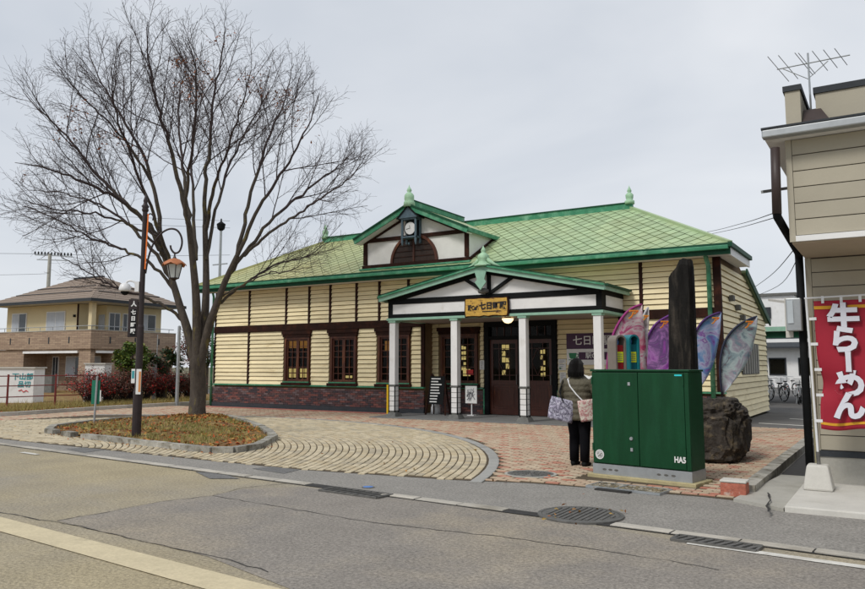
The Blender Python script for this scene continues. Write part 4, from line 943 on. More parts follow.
def feather_flag(depth, left, right, cols, sleeve, label, base_px):
    """left / right: pixel outlines of the cloth from bottom to tip, both the same count"""
    b0 = at(*base_px, depth); base = Vector((b0.x, b0.y, 0))
    t = thing('feather_flag', base, label, 'flag', 'feather flags round the monument')
    nL = 18
    def res(pl, k):
        f = k / nL * (len(pl) - 1); i = min(int(f), len(pl) - 2); f -= i
        p0 = pl[max(i - 1, 0)]; p1 = pl[i]; p2 = pl[i + 1]; p3 = pl[min(i + 2, len(pl) - 1)]
        return tuple(.5 * (2 * b_ + (c - a) * f + (2 * a - 5 * b_ + 4 * c - d) * f * f + (3 * b_ - a - 3 * c + d) * f ** 3) for a, b_, c, d in zip(p0, p1, p2, p3))
    mb = MB(); cols_n = 8
    for k in range(nL + 1):
        a, c = res(left, k), res(right, k)
        for j in range(cols_n + 1):
            s = j / cols_n; q = at(a[0] + (c[0] - a[0]) * s, a[1] + (c[1] - a[1]) * s, depth + .06 * math.sin(4 * s + .45 * k) * s + .02)
            mb.v.append(tuple(q))
    w = cols_n + 1
    mb.f = [(k * w + j, k * w + j + 1, (k + 1) * w + j + 1, (k + 1) * w + j) for k in range(nL) for j in range(cols_n)]; mb.t = [.5] * len(mb.f)
    cloth = mb.build('cloth', flag_mat('flag_print', cols), t, smooth=True)
    md = cloth.modifiers.new('thick', 'SOLIDIFY'); md.thickness = .004
    path = [at(*res(left, k), depth) for k in range(nL + 1)]
    MB().tube(path, [.024] * nL + [.012], 6).build('sleeve', mat('flag_sleeve', sleeve, .7, .1), t, smooth=True)
    MB().tube([base, base + Vector((0, 0, .2)), path[0]], .013, 8).build('pole', M['black'], t)
    b = MB()
    for a in (.3, 1.87, 3.44, 5.01): b.bar(base + Vector((0, 0, .015)), base + Vector((.28 * math.cos(a), .28 * math.sin(a), .015)), .04, .03)
    b.build('cross_base', M['black'], t)
    return t, at
ORR = mat('orange_print', (.75, .12, .02), .6, .1); YEL = mat('yellow_print', (.8, .6, .05), .6, .1); YLB = mat('yellow_label', (.72, .76, .03), .5, .08)
def flag_mark(t, px, py, depth, size):
    p = at(px, py, depth - .09)
    Mx = facing(p, RT, (0, 0, 1))
    text('mark_outline', 'ア', size, YEL, t, Mx, extr=.001, bold=.007, shear=.25); Mx2 = facing(at(px, py, depth - .10), RT, (0, 0, 1)); text('mark', 'ア', size, ORR, t, Mx2, extr=.001, bold=.001, shear=.25)
f1, _ = feather_flag(13.8, [(606,420),(607,375),(609,350),(616,328),(628,311),(642,304)], [(640,420),(646,385),(647,360),(645,335),(643,318),(642.5,305)], [(.10,.06,.07),(.55,.05,.16),(.62,.30,.36),(.66,.60,.60),(.50,.06,.2),(.25,.16,.18)], (.30,.03,.17), 'pink feather flag behind the arched stands', (607, 425))
flag_mark(f1, 632, 315, 13.8, .20)
f2, _ = feather_flag(15.8, [(643,405),(643,370),(645,345),(650,332),(658,322),(672,314)], [(660,400),(676,380),(680,360),(680,345),(677,328),(673,315)], [(.06,.03,.09),(.28,.05,.36),(.50,.22,.58),(.15,.08,.22),(.40,.08,.46),(.60,.50,.62)], (.13,.03,.20), 'magenta purple feather flag beside the stone pillar', (643, 412))
flag_mark(f2, 663, 325, 15.8, .19)
f5, _ = feather_flag(15.0, [(640,400),(641,370),(641,350),(641,335),(643,318),(648,307)], [(643,400),(646,370),(648,350),(648,335),(649,320),(649,307.5)], [(.55,.55,.57),(.35,.33,.36),(.62,.60,.60),(.16,.12,.12)], (.5,.5,.52), 'narrow white feather flag turned edge on between the pink and purple flags', (641, 405))
flag_mark(f5, 645, 318, 15.0, .12)
f3, _ = feather_flag(15.5, [(691,396),(691,365),(693,340),(699,326),(708,317),(721,312)], [(694,396),(707,378),(714,362),(718,345),(720.5,328),(721.5,313)], [(.05,.04,.10),(.20,.10,.40),(.12,.28,.52),(.42,.45,.62),(.22,.07,.34),(.55,.55,.66)], (.06,.02,.12), 'violet blue feather flag right of the stone pillar', (691, 405))
flag_mark(f3, 714.5, 321, 15.5, .17)
f4, _ = feather_flag(16.7, [(722,394),(720,370),(722,350),(728,336),(740,324),(757,316)], [(724,394),(741,372),(750,356),(754,342),(757,328),(757.5,317)], [(.12,.05,.07),(.24,.33,.36),(.45,.55,.55),(.34,.30,.36),(.16,.26,.30),(.55,.50,.52)], (.02,.025,.05), 'teal grey feather flag before the side wall corner', (722, 404))
flag_mark(f4, 748, 325, 16.7, .20)
# arched stands
def arched_stand(px0, px1, py_top, shell, face, label, depth=12.9):
    a = at(px0, 368, depth); b_ = at(px1, 368, depth); tp = at(px0, py_top, depth).z; w = (b_ - a).length; c = (a + b_) / 2
    rz = math.atan2(RT.y, RT.x) + R(22)
    t = thing('arched_stand', (c.x, c.y, 0), label, 'stand', 'arched stands behind the cabinet', rz)
    hw = w / 2; zc = tp - hw; n = 14
    outer = [(-hw, 0)] + [(-hw * math.cos(math.pi * k / n), zc + hw * math.sin(math.pi * k / n)) for k in range(n + 1)] + [(hw, 0)]
    hi = hw - .03; inner = [(-hi, 0)] + [(-hi * math.cos(math.pi * k / n), zc + hi * math.sin(math.pi * k / n)) for k in range(n + 1)] + [(hi, 0)]
    mb = MB()
    for k in range(len(outer) - 1): mb.prism([(outer[k][0], -.12, outer[k][1]), (inner[k][0], -.12, inner[k][1]), (inner[k+1][0], -.12, inner[k+1][1]), (outer[k+1][0], -.12, outer[k+1][1])], (0, .24, 0))
    mb.build('shell', shell, t, local=True)
    MB().prism([(x, .10, z) for x, z in inner], (0, .015, 0)).build('back_panel', M['black'], t, local=True)
    zt = zc - .06
    MB().box(-hi + .004, hi - .004, -.07, .098, .02, zt).build('body', face, t, local=True, bevel=.01)
    MB().lathe([(.022, 0), (.035, .05), (.02, .10)], (0, .0, zt + .002), 10).build('knob', M['blue'], t, local=True)
    MB().box(-hi + .012, hi - .012, -.077, -.0705, 1.62, 1.80).build('label', YLB, t, local=True)
    b = MB()
    for k in range(4): b.box(-hi + .03, hi - .03, -.0795, -.0775, 1.65 + k * .035, 1.66 + k * .035)
    b.build('print', M['greytext'], t, local=True)
arched_stand(611, 624, 335, mat('taupe_shell', (.19, .165, .14), .6, .15), mat('red_body', (.33, .012, .02), .4, .1), 'taupe arched stand with red front and yellow label')
arched_stand(624.5, 637, 334.5, mat('teal_shell', (.012, .17, .20), .45, .15), mat('teal_body', (.01, .13, .16), .4, .1), 'teal arched stand with yellow label')
# ------------------------------------------------------------------ woman with bags
M['skin'] = mat('skin', (.50, .30, .21), .55, .08, 8)
M['hair'] = mat('hair', (.006, .0048, .0045), .6, .3, 20, .3, 60, stretch=(1, 1, .2), spec=.2)
M['coat'] = mat('olive_coat', (.10, .088, .06), .6, .25, 10, .9, 26, spec=.2)
M['trousers'] = mat('black_trousers', (.006, .006, .008), .9, .2, 8, spec=.1)
wp = onG(580, 467); fd = (RT * .58 + FW * .81); fa = math.atan2(fd.y, fd.x)
P_ = thing('person', (wp.x, wp.y, .024), 'person in an olive quilted coat and black trousers reading beside the green cabinet', 'person', rz=fa)
verts, edges, rad = [], [], []
def jv(p, r, parent=None):
    verts.append(p); rad.append(r)
    if parent is not None: edges.append((parent, len(verts) - 1))
    return len(verts) - 1
pel = jv((0, 0, .88), (.13, .10)); sp = jv((-.01, 0, 1.08), (.12, .095), pel); ch = jv((-.01, 0, 1.25), (.13, .10), sp); nk = jv((0, 0, 1.37), (.05, .05), ch); hd0 = jv((.015, 0, 1.44), (.065, .07), nk); hd1 = jv((.02, 0, 1.52), (.075, .09), hd0); hd2 = jv((.01, 0, 1.57), (.055, .06), hd1)
nose = jv((.066, -.083, 1.475), (.012, .012), hd0)
for s in (-1, 1):
    sh = jv((-.01, s * .17, 1.29), (.055, .055), ch); el = jv((.05, s * .29, 1.07), (.042, .042), sh); wr = jv((.26, s * .11, 1.19), (.028, .028), el); pm = jv((.32, s * .075, 1.22), (.03, .016), wr)
    for k, (dx, dy, dz, ln) in enumerate(((.9, -.2 * s, .35, .06), (.95, -.25 * s, .15, .07), (.95, -.25 * s, -.05, .066), (.9, -.2 * s, -.25, .052), (.5, -.1 * s, .7, .05))):
        a = jv((.345 + dx * ln * .5, s * .07 + dy * ln * .5, 1.22 + dz * ln * .6), (.009, .009), pm); jv((.345 + dx * ln, s * .07 + dy * ln - s * .012, 1.22 + dz * ln), (.008, .008), a)
    hp = jv((0, s * .085, .82), (.085, .085), pel); kn = jv((.015 + .02 * s, s * .095, .46), (.055, .055), hp); an = jv((-.01 + .03 * s, s * .10, .09), (.038, .038), kn); toe = jv((.11 + .03 * s, s * .11, .035), (.035, .03), an)
me = bpy.data.meshes.new('body'); me.from_pydata(verts, edges, []); me.materials.append(M['skin'])
body = link('body', me, None, P_)
sk = body.modifiers.new('skin', 'SKIN'); lay_ = me.skin_vertices[0] if len(me.skin_vertices) else None
if lay_ is None:
    bpy.context.view_layer.objects.active = body; bpy.ops.mesh.customdata_skin_add(); lay_ = me.skin_vertices[0]
for i, r_ in enumerate(rad): lay_.data[i].radius = r_; lay_.data[i].use_root = (i == 0)
body.modifiers.new('sub', 'SUBSURF').levels = 2; body.modifiers['sub'].render_levels = 2
def ell(c, rx, ry, n=22, ph=0): return [Vector((c[0] + rx * math.cos(2 * math.pi * k / n), c[1] + ry * math.sin(2 * math.pi * k / n), c[2])) for k in range(n)]
rings = []
cz = [(.70, .20, .225, 0), (.80, .198, .225, 0), (.92, .185, .215, -.005), (1.02, .172, .205, -.01), (1.12, .168, .205, -.012), (1.22, .165, .212, -.015), (1.30, .14, .20, -.015), (1.345, .095, .13, -.005), (1.39, .085, .09, 0)]
nr = 46
for k in range(nr):
    z = .70 + .69 * k / (nr - 1)
    for (a, b_) in zip(cz, cz[1:]):
        if a[0] <= z <= b_[0] + 1e-6:
            f = (z - a[0]) / (b_[0] - a[0]); q = [a[i] + (b_[i] - a[i]) * f for i in range(4)]; break
    puff = 1 + (.085 * abs(math.sin((z - .70) * math.pi / .086)) - .03) * (1 if z < 1.33 else .4)
    rings.append(ell((q[3], 0, z), q[1] * puff * 1.06, q[2] * puff * 1.12))
MB().loft(rings).build('coat', M['coat'], P_, local=True, smooth=True)
for s in (-1, 1):
    pts = [Vector((-.01, s * .165, 1.30)), Vector((.0, s * .245, 1.2)), Vector((.03, s * .30, 1.09)), Vector((.09, s * .285, 1.05)), Vector((.17, s * .21, 1.11)), Vector((.255, s * .125, 1.18))]
    Q, rr2 = [], []
    for i in range(len(pts) - 1):
        for k in range(7): f = k / 7; Q.append(pts[i].lerp(pts[i + 1], f)); rr2.append((.088 - .034 * (i + f) / 5) * (1 + .09 * abs(math.sin((i * 7 + k) * math.pi / 6)) - .04))
    Q.append(pts[-1]); rr2.append(.045)
    MB().tube(Q, rr2, 14).build('sleeve', M['coat'], P_, local=True, smooth=True)
    k_ = .02 * s
    MB().tube([(0, s * .088, .80), (.005 + k_ * .4, s * .09, .62), (.015 + k_, s * .095, .46), (.0 + k_ * 1.2, s * .098, .28), (-.008 + k_ * 1.5, s * .10, .07)], [.112, .10, .082, .078, .072], 16).build('trouser_leg', M['trousers'], P_, local=True, smooth=True)
    rg = []
    for x, w, h in ((-.075, .028, .05), (-.055, .042, .085), (.0, .046, .095), (.07, .048, .062), (.13, .044, .05), (.165, .025, .035)):
        rg.append([Vector((x + k_ * 1.5, s * .105 + w * math.cos(2 * math.pi * q / 12), max(0, h * .5 + h * .55 * math.sin(2 * math.pi * q / 12)))) for q in range(12)])
    MB().loft(rg).build('shoe', M['black'], P_, local=True, smooth=True)
bm = bmesh.new(); bmesh.ops.create_uvsphere(bm, u_segments=72, v_segments=36, radius=1)
for v in bm.verts:
    p = v.co.copy(); lowr = max(0, -p.z)
    x = -.02 + p.x * (.130 + .02 * lowr); y = p.y * (.125 + .022 * lowr); z = 1.485 + p.z * .160
    if x > .045 and z < 1.555: x = .045 + (x - .045) * .25
    if z < 1.40: z = 1.40 - (1.40 - z) * .8
    a9 = math.atan2(y, x); d = .035 * noise.noise((a9 * 4, z * 2.5, 0)) + .025 * math.sin(a9 * 23 + z * 9) * lowr; z += .02 * noise.noise((a9 * 6, 3, 1)) * lowr; v.co = Vector((x * (1 + d), y * (1 + d), z))
me = bpy.data.meshes.new('hair'); bm.to_mesh(me); bm.free(); me.transform(Matrix.Rotation(R(-58), 4, 'Z'))
for p in me.polygons: p.use_smooth = True
hr = link('hair', me, M['hair'], P_)
st_ = MB()
for k in range(420):                                        # strands over the bob
    a = rnd.uniform(R(60), R(300)) + R(-58); s9 = rnd.uniform(.93, 1.06); ed_ = 1.375 + rnd.gauss(0, .012); q_ = []
    for j in range(6):
        f = j / 5; el = R(88 - 100 * f); r_ = .137 * math.cos(el) * s9 + (.012 if f > .7 else 0); zz_ = 1.49 + .163 * math.sin(el) * s9 if f < .7 else 1.475 - (f - .7) / .3 * (1.475 - ed_)
        r_ = max(r_, .125 * min(1, f * 2)); aa = a + .06 * math.sin(f * 3 + k); q_.append(Vector((-.01 + r_ * math.cos(aa), r_ * math.sin(aa), zz_)))
    st_.tube(q_, [.003, .004, .0045, .0045, .004, .0015], 4, False)
st_.build('strands', M['hair'], hr, local=True, kind='stuff')
for s in (-1, 1): MB().lathe([(.004, -.003), (.009, 0), (.004, .003)], Matrix.Rotation(R(-52), 3, 'Z') @ Vector((.098, s * .032, 1.505)), 8, Matrix.Rotation(R(-52), 4, 'Z') @ Matrix.Rotation(math.pi / 2, 4, 'Y')).build('eye', M['ink'], P_, local=True)
MB().tube([Matrix.Rotation(R(-52), 3, 'Z') @ Vector(v) for v in ((.092, -.025, 1.435), (.1, 0, 1.433), (.092, .025, 1.435))], .006, 6).build('mouth', mat('lips', (.4, .12, .1), .5), P_, local=True)
# things she holds and carries, placed in her frame
Tw = WM[P_.name]
def wpt(x, y, z): return Tw @ Vector((x, y, z))
def bag(name, label, centre, w, h, dp, tilt, m, strap_pts, sm, yaw=R(-52)):
    c = wpt(*centre); t = thing(name, c - Vector((0, 0, h / 2)), label, 'bag', rz=fa + yaw)
    rg = []
    for k in range(10):
        f = k / 9; z = -h / 2 + h * f; ww = w / 2 * (.90 + .12 * math.sin(f * 2.4)); dd = dp / 2 * (1.0 - .45 * f) * (1 + .08 * math.sin(k * 2.1)); n = 20
        rg.append([Vector((ww * math.copysign(abs(math.cos(2 * math.pi * q / n)) ** .6, math.cos(2 * math.pi * q / n)), dd * math.copysign(abs(math.sin(2 * math.pi * q / n)) ** .7, math.sin(2 * math.pi * q / n)) + .012 * math.sin(3 * f + q), z)) for q in range(n)])
    Tl = Matrix.Translation((0, 0, h / 2)) @ Matrix.Rotation(tilt, 4, 'Y')
    rg = [[Tl @ v for v in r_] for r_ in rg]
    MB().loft(rg).build('pouch', m, t, local=True, smooth=True)
    MB().tube([wpt(*p) for p in strap_pts], .010, 6).build('strap', sm, t)
    return t
TB = flag_mat('tote_print', [(.20,.19,.26),(.36,.35,.45),(.52,.50,.60),(.07,.065,.10),(.42,.38,.50),(.60,.58,.66)], 14)
FBm = flag_mat('floral_print', [(.62,.55,.47),(.66,.60,.52),(.40,.09,.11),(.66,.60,.52),(.62,.55,.46),(.22,.22,.12)], 20)
bag('tote_bag', 'grey lilac patterned tote bag hanging at the person\'s back', (-.26, .16, .86), .42, .34, .18, R(14), TB, [(-.36, .10, 1.0), (-.26, .2, 1.14), (-.08, .22, 1.31), (.0, .2, 1.33), (-.1, .25, 1.2), (-.14, .24, 1.02)], M['black'])
bag('shoulder_bag', 'cream floral shoulder bag at the person\'s side', (-.17, -.21, .86), .25, .32, .13, R(-8), FBm, [(-.2, -.16, 1.0), (-.21, -.06, 1.1), (-.195, .05, 1.22), (-.12, .12, 1.33), (.0, .12, 1.37)], M['steel_white'], yaw=R(-52))
t = thing('leaflet', wpt(.36, 0, 1.22), 'open white leaflet in the person\'s hands', 'leaflet', rz=fa)
for s in (-1, 1): MB().add([(0, 0, 0), (.03, s * .12, .03), (.09, s * .12, .18), (.06, 0, .15), (.002, 0, -.002), (.032, s * .12, .028), (.092, s * .12, .178), (.062, 0, .148)], [(0,1,2,3),(7,6,5,4),(0,4,5,1),(1,5,6,2),(2,6,7,3),(3,7,4,0)]).build('page', M['paper'], t, local=True)
# ------------------------------------------------------------------ shop building at the right edge
M['siding'] = mat('beige_siding', (.40, .365, .285), .7, .06, 2, .06, 40, tonevar=.05)
M['brown_pipe'] = mat('brown_pipe', (.045, .03, .027), .5, .15, 6)
B = thing('shop_building', (1.5, 11.1, .07), 'beige sided shop with an overhanging upper floor and dark downpipe', 'shop')
def bp(name, m, *bx, bevel=0, parent=None): return part(name, m, *bx, bevel=bevel, parent=parent or B)
UX, UY, UZ0, UZ1, LY = -1.02, 9.68, 3.0, 4.22, 11.1
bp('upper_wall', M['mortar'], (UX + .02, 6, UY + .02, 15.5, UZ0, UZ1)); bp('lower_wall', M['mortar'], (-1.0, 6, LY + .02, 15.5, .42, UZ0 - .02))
sid = []
for k in range(4):
    b = MB(); b.tone = k / 3; b.box(0, 1, -.0, .018, .006, .186); sid.append(b.mesh('siding_board', M['siding']))
def siding(xa, xb, z0, z1, Y):
    z = z0; r_ = 0
    while z < z1 - .05:
        h = min(.192, z1 - z); x = xa; first = .9 if r_ % 2 else 1.8
        while x < xb:
            e_ = min(x + (first if x == xa else 1.8), xb)
            piece('siding_board', sid[rnd.randrange(4)], B, Matrix.Translation((x, Y, z)) @ Matrix.Diagonal((e_ - x - .006, 1, h / .192, 1))); x = e_
        z += .192; r_ += 1
siding(UX + .07, 5.9, UZ0 + .07, UZ1, UY); siding(-.93, 5.9, .48, UZ0 - .03, LY)
bp('corner_trim', M['siding'], (UX, UX + .065, UY - .006, UY + .02, UZ0, UZ1)); bp('corner_trim', M['siding'], (-1.005, -.935, LY - .006, LY + .02, .42, UZ0 - .02))
bp('edge_trim', M['white'], (UX + .066, 6, UY - .03, UY + .02, UZ0, UZ0 + .065)); bp('soffit', mat('beige_soffit', (.42, .34, .25), .8, .05), (UX + .02, 6, UY + .022, LY + .019, UZ0 - .018, UZ0 - .001))
bp('water_table', M['plinth'], (-1.01, 6, LY - .02, LY + .02, .40, .475)); bp('foundation', M['concrete'], (-1.0, 6, LY - .005, 15.4, .05, .40))
bp('gutter', M['steel'], (UX - .22, 6, UY - .25, UY - .12, UZ1 + .005, UZ1 + .10), bevel=.015); bp('gutter_rim', M['plinth'], (UX - .225, 6, UY - .255, UY - .115, UZ1 + .102, UZ1 + .125))
bp('roof_edge', M['white'], (UX - .2, 6, UY - .118, 15.5, UZ1 + .002, UZ1 + .09)); bp('roof_deck', M['plinth'], (UX - .16, 6, UY - .1, 15.6, UZ1 + .092, UZ1 + .15))
pa = at(787, 96, 9.4); 
bp('parapet', M['siding'], (-1.03, -.86, 10.0, 14, UZ1 + .15, 4.92)); bp('parapet_cap', M['plinth'], (-1.05, -.84, 9.98, 14, 4.922, 4.99)); bp('parapet', M['siding'], (-.71, 6, 10.2, 14, UZ1 + .15, 4.90)); bp('parapet_cap', M['plinth'], (-.73, 6, 10.18, 14, 4.902, 4.98))
MB().prism([(-.85, 10.3, UZ1 + .152), (-.72, 10.3, UZ1 + .152), (-.72, 10.3, 4.72), (-.85, 10.3, 4.74)], (0, 2, 0)).build('flashing', M['plinth'], B)
MB().prism([(-.85, 9.9, UZ1 + .152), (-.50, 9.9, UZ1 + .152), (-.66, 10.19, 4.7), (-.85, 10.19, 4.7)], (0, .02, .02)).build('roof_cowl', M['brown_pipe'], B)
p0 = onY(775, 148, UY - .18); p1 = onY(777, 214, UY - .18); p2 = onY(799, 258, LY - .03)
MB().tube([p0, p1], .052, 12).build('downpipe', M['brown_pipe'], B, smooth=True)
MB().tube([p1 + Vector((0, 0, .03)), p1 + Vector((0, .02, -.03)), p2 + Vector((0, -.05, .06)), p2], .048, 12).build('downpipe', M['black'], B, smooth=True)
MB().tube([p2 + Vector((0, 0, .05)), (p2.x + .0, p2.y, .02)], .05, 12).build('downpipe', M['black'], B, smooth=True)
MB().tube([(p2.x + .085, p2.y - .01, 2.2), (p2.x + .085, p2.y - .01, .06)], .025, 8).build('conduit', mat('olive_conduit', (.3, .27, .16), .6), B)
MB().bar(onY(762, 192, LY - .3), onY(789, 188, LY + .3), .03, .04).build('service_bracket', M['steel'], B)
a_ = onY(786, 299, LY - .12); b_ = onY(803, 331, LY - .12)
mb_ = bp('meter_box', M['steel'], (a_.x, b_.x, LY - .22, LY - .06, b_.z, a_.z), bevel=.012); bp('meter_cover', mat('meter_glass', (.5, .55, .58), .3), (a_.x + .02, a_.x + .09, LY - .232, LY - .2215, b_.z + .1, a_.z - .03), parent=mb_)
bp('meter_board', M['concrete_pale'], (a_.x - .03, a_.x + .06, LY - .059, LY - .03, b_.z - .08, a_.z + .02))
MB().bar(onY(770, 300, LY + 1), onY(786, 302, LY - .05), .05, .03).build('lamp_arm', M['concrete_pale'], B)
# roof antenna
t = thing('tv_antenna', onY(809, 111, 10.4), 'rooftop aerial with a long boom on the shop parapet', 'antenna')
mz = onY(808, 57, 10.4); bz = Vector((mz.x, mz.y, 4.36))
MB().tube([bz, mz + Vector((0, 0, .05))], .012, 8).build('mast', M['steel'], t)
l0, l1 = onY(777, 69.5, 10.4), onY(850, 55, 10.4)
MB().tube([l0, l1], .008, 6).build('boom', M['steel'], t)
MB().tube([onY(783, 69, 10.4), onY(808, 79, 10.4), onY(828, 61, 10.4)], .006, 6).build('brace', M['steel'], t)
for k, f in enumerate((.02, .16, .38, .42, .6, .74, .88)):
    c = l0.lerp(l1, f); e_ = Vector((-.09, -.25, .10)) * (1 - .06 * k); MB().tube([c - e_, c + e_], .0045, 5).build('element', M['steel'], t)
# ------------------------------------------------------------------ red ramen banner
t = thing('ramen_banner', (-.92, 10.45, .07), 'red vertical shop banner with white lettering on a pole in a concrete block', 'banner')
MB().loft([[Vector((-.92 + x * .165, 10.45 + y * .165, .07)) for x, y in ((-1,-1),(1,-1),(1,1),(-1,1))], [Vector((-.92 + x * .115, 10.45 + y * .115, .37)) for x, y in ((-1,-1),(1,-1),(1,1),(-1,1))]]).build('concrete_base', M['concrete_pale'], t, bevel=.025)
pt = onY(806, 298, 10.42)
MB().tube([(-.91, 10.45, .33), (pt.x, pt.y, pt.z)], .014, 10).build('pole', M['steel_white'], t); MB().tube([(-.91, 10.45, .33), (-.915, 10.448, .52)], .022, 10).build('socket', M['iron'], t)
MB().tube([(pt.x - .02, pt.y, pt.z - .005), (pt.x + .72, pt.y, pt.z + .01)], .011, 8).build('crossbar', M['steel_white'], t)
RB = mat('banner_red', (.33, .012, .03), .75, .08, 4); mb = MB(); nx, nz_ = 16, 40
zt_, zb_ = pt.z - .045, .80; xl = lambda z: -.905 + (pt.x + .035 + .905 - .0) * max(0, (z - .4) / (pt.z - .4)) * 1.0 + .012
def bpt(i, j):
    u, v = i / nx, j / nz_; z = zb_ + (zt_ - zb_) * v
    wv = .035 * math.sin(5.5 * u + 5 * v) * (1.15 - v) + .05 * math.exp(-((v - .34) / .1) ** 2) * (1 - u)
    return Vector((xl(z) + .035 + u * .60 + .045 * math.exp(-((v - .36) / .12) ** 2) * (1 - u), 10.42 + wv, z - .02 * (1 - v) * math.sin(6 * u)))
for j in range(nz_ + 1):
    for i in range(nx + 1): mb.v.append(tuple(bpt(i, j)))
mb.f = [(j * (nx + 1) + i, j * (nx + 1) + i + 1, (j + 1) * (nx + 1) + i + 1, (j + 1) * (nx + 1) + i) for j in range(nz_) for i in range(nx)]; mb.t = [.5] * len(mb.f)
cl_o = mb.build('cloth', RB, t, smooth=True); cl_o.modifiers.new('thick', 'SOLIDIFY').thickness = .003
for v0, v1 in ((.935, .96), (.035, .055)):
    b = MB()
    for i in range(nx): b.add([bpt(i, nz_ * v0) + Vector((0, -.006, 0)), bpt(i + 1, nz_ * v0) + Vector((0, -.006, 0)), bpt(i + 1, nz_ * v1) + Vector((0, -.006, 0)), bpt(i, nz_ * v1) + Vector((0, -.006, 0))], [(0, 1, 2, 3)])
    b.build('stripe', mat('gold_stripe', (.65, .32, .02), .7), t)
for k in range(5): v = (k + .3) / 5; p = bpt(0, nz_ * v); MB().bar(p + Vector((-.06, -.004, 0)), p + Vector((.02, -.004, 0)), .012, .035, up=(0, 0, 1)).build('loop', M['steel_white'], t)
for k in range(3): p = bpt(nx * (k * 2 + 1) / 6, nz_); MB().bar(p + Vector((0, -.004, -.03)), p + Vector((0, -.004, .06)), .03, .01, up=(0, 1, 0)).build('loop', M['steel_white'], t)
LT = mat('banner_white', (.66, .66, .72), .7, .05); LO = mat('banner_outline', (.10, .005, .012), .7, .05)
for k, ch_ in enumerate('牛らーめん'):
    v = .85 - k * .17 - (0 if k < 2 else (-.01 if k == 2 else .0)); c = bpt(nx * .52, nz_ * v)
    if ch_ == 'ー': Mx = facing((c.x, c.y - .05, c.z), (0, 0, -1), (1, 0, 0)); sz = .26
    else: Mx = facing((c.x, c.y - .05, c.z)); sz = .34
    text('character', ch_, sz, LT, t, Mx, extr=.004, bold=.017, shear=0)
    Mo = Mx.copy(); Mo.translation = Mx.translation + Vector((.008, .004, -.008)); text('character_outline', ch_, sz, LO, t, Mo, extr=.002, bold=.024)  # darker printed outline behind each character
# ------------------------------------------------------------------ bicycles, canopy and buildings behind the station
def make_bike(label):
    t = thing('bicycle', (0, 0, 0), label, 'bicycle', 'bicycles parked behind the station')
    sv = M['steel']; wm = M['iron']
    for x in (-.52, .52):
        n = 20; cpts = [(x + .32 * math.cos(2 * math.pi * k / n), 0, .34 + .32 * math.sin(2 * math.pi * k / n)) for k in range(n + 1)]
        w = MB().tube(cpts, .022, 6, False).build('wheel', M['black'], t, local=True)
        b = MB()
        for k in range(8): b.tube([(x, 0, .34), (x + .3 * math.cos(k * math.pi / 4), 0, .34 + .3 * math.sin(k * math.pi / 4))], .004, 3)
        b.build('spokes', sv, w, local=True)
        MB().tube([(x + .36 * math.cos(a), 0, .34 + .36 * math.sin(a)) for a in (.3, .8, 1.3, 1.8, 2.3, 2.8)], .028, 5).build('mudguard', sv, t, local=True)
    MB().tube([(-.52, 0, .34), (-.1, 0, .30), (.38, 0, .72), (.52, 0, .34)], .02, 6).tube([(-.1, 0, .3), (-.22, 0, .78)], .018, 6).tube([(-.52, 0, .34), (-.2, 0, .68)], .013, 6).build('frame', M['white'], t, local=True)
    MB().tube([(.40, 0, .70), (.36, 0, .98)], .016, 6).tube([(.22, -.28, 1.0), (.36, -.2, 1.02), (.36, .2, 1.02), (.22, .28, 1.0)], .012, 6).build('handlebar', sv, t, local=True)
    MB().loft([[Vector((x, w * math.cos(q * .785), .80 + .03 * math.sin(q * .785))) for q in range(8)] for x, w in ((-.36, .09), (-.25, .10), (-.15, .05), (-.06, .025))]).build('saddle', M['black'], t, local=True)
    b = MB()
    for k in range(5): z = .72 + k * .055; b.tube([(.46, -.17, z), (.76, -.19, z), (.76, .19, z), (.46, .17, z), (.46, -.17, z)], .006, 4)
    for k in range(7): f = -.17 + k * .057; b.tube([(.46, f, .72), (.46, f, .95)], .004, 3); b.tube([(.76, f, .72), (.76, f, .95)], .004, 3)
    b.build('basket', sv, t, local=True)
    MB().box(-.62, -.6, -.025, .025, .52, .57).build('reflector', mat('red_reflector', (.6, .02, .02), .3), t, local=True)
    MB().tube([(-.5, .03, .34), (-.56, .1, .02)], .012, 6).build('kickstand', sv, t, local=True)
    return t
BL = ['white bicycle parked against the station corner', 'white bicycle leaning second from the station corner', 'white bicycle in the middle of the parked row', 'bicycle half hidden by the dark shop downpipe', 'bicycle at the back of the parked row, behind the others', 'bicycle parked at the foot of the beige canopy post']
bike = make_bike('parked bicycle seen between the station wall and the shop downpipe')
for k, (px, py, a) in enumerate(((766, 404.5, 1.85), (777, 401, 2.3), (784, 397, 2.0), (800, 404, 1.6), (771, 396, 1.9), (791, 396, 2.1))):
    o = bike if k == 0 else copy_tree(bike); p = onG(px, py); o.location = (p.x, p.y, 0); o.rotation_euler = (0, 0, a); WM[o.name] = Matrix.Translation(p); o['label'] = BL[k]
t = thing('platform_canopy', (-3.2, 33, 0), 'pale green edged canopy on a beige post beyond the station', 'canopy')
a_ = onY(764, 323, 33); b_ = onY(812, 330, 33)
part('roof', M['concrete_pale'], (a_.x - 3, b_.x + 3, 33, 41, b_.z + .02, b_.z + .12), parent=t); part('edge', M['green_pale'], (a_.x - 3, b_.x + 3, 32.9, 32.99, b_.z - .02, b_.z + .16), parent=t); part('beam', M['green_dark'], (a_.x - 3, b_.x + 3, 33.1, 33.3, b_.z - .28, b_.z - .03), parent=t)
pp = onG(792, 394); part('post', M['concrete'], (pp.x - .22, pp.x + .22, 36.8, 37.2, 0, b_.z + .015), parent=t); part('post', M['concrete'], (b_.x + 1.2, b_.x + 1.5, 36.8, 37.2, 0, b_.z + .015), parent=t)
t = thing('warehouse', (-8, 62, 0), 'white building with grey roof beyond the bicycle park', 'building')
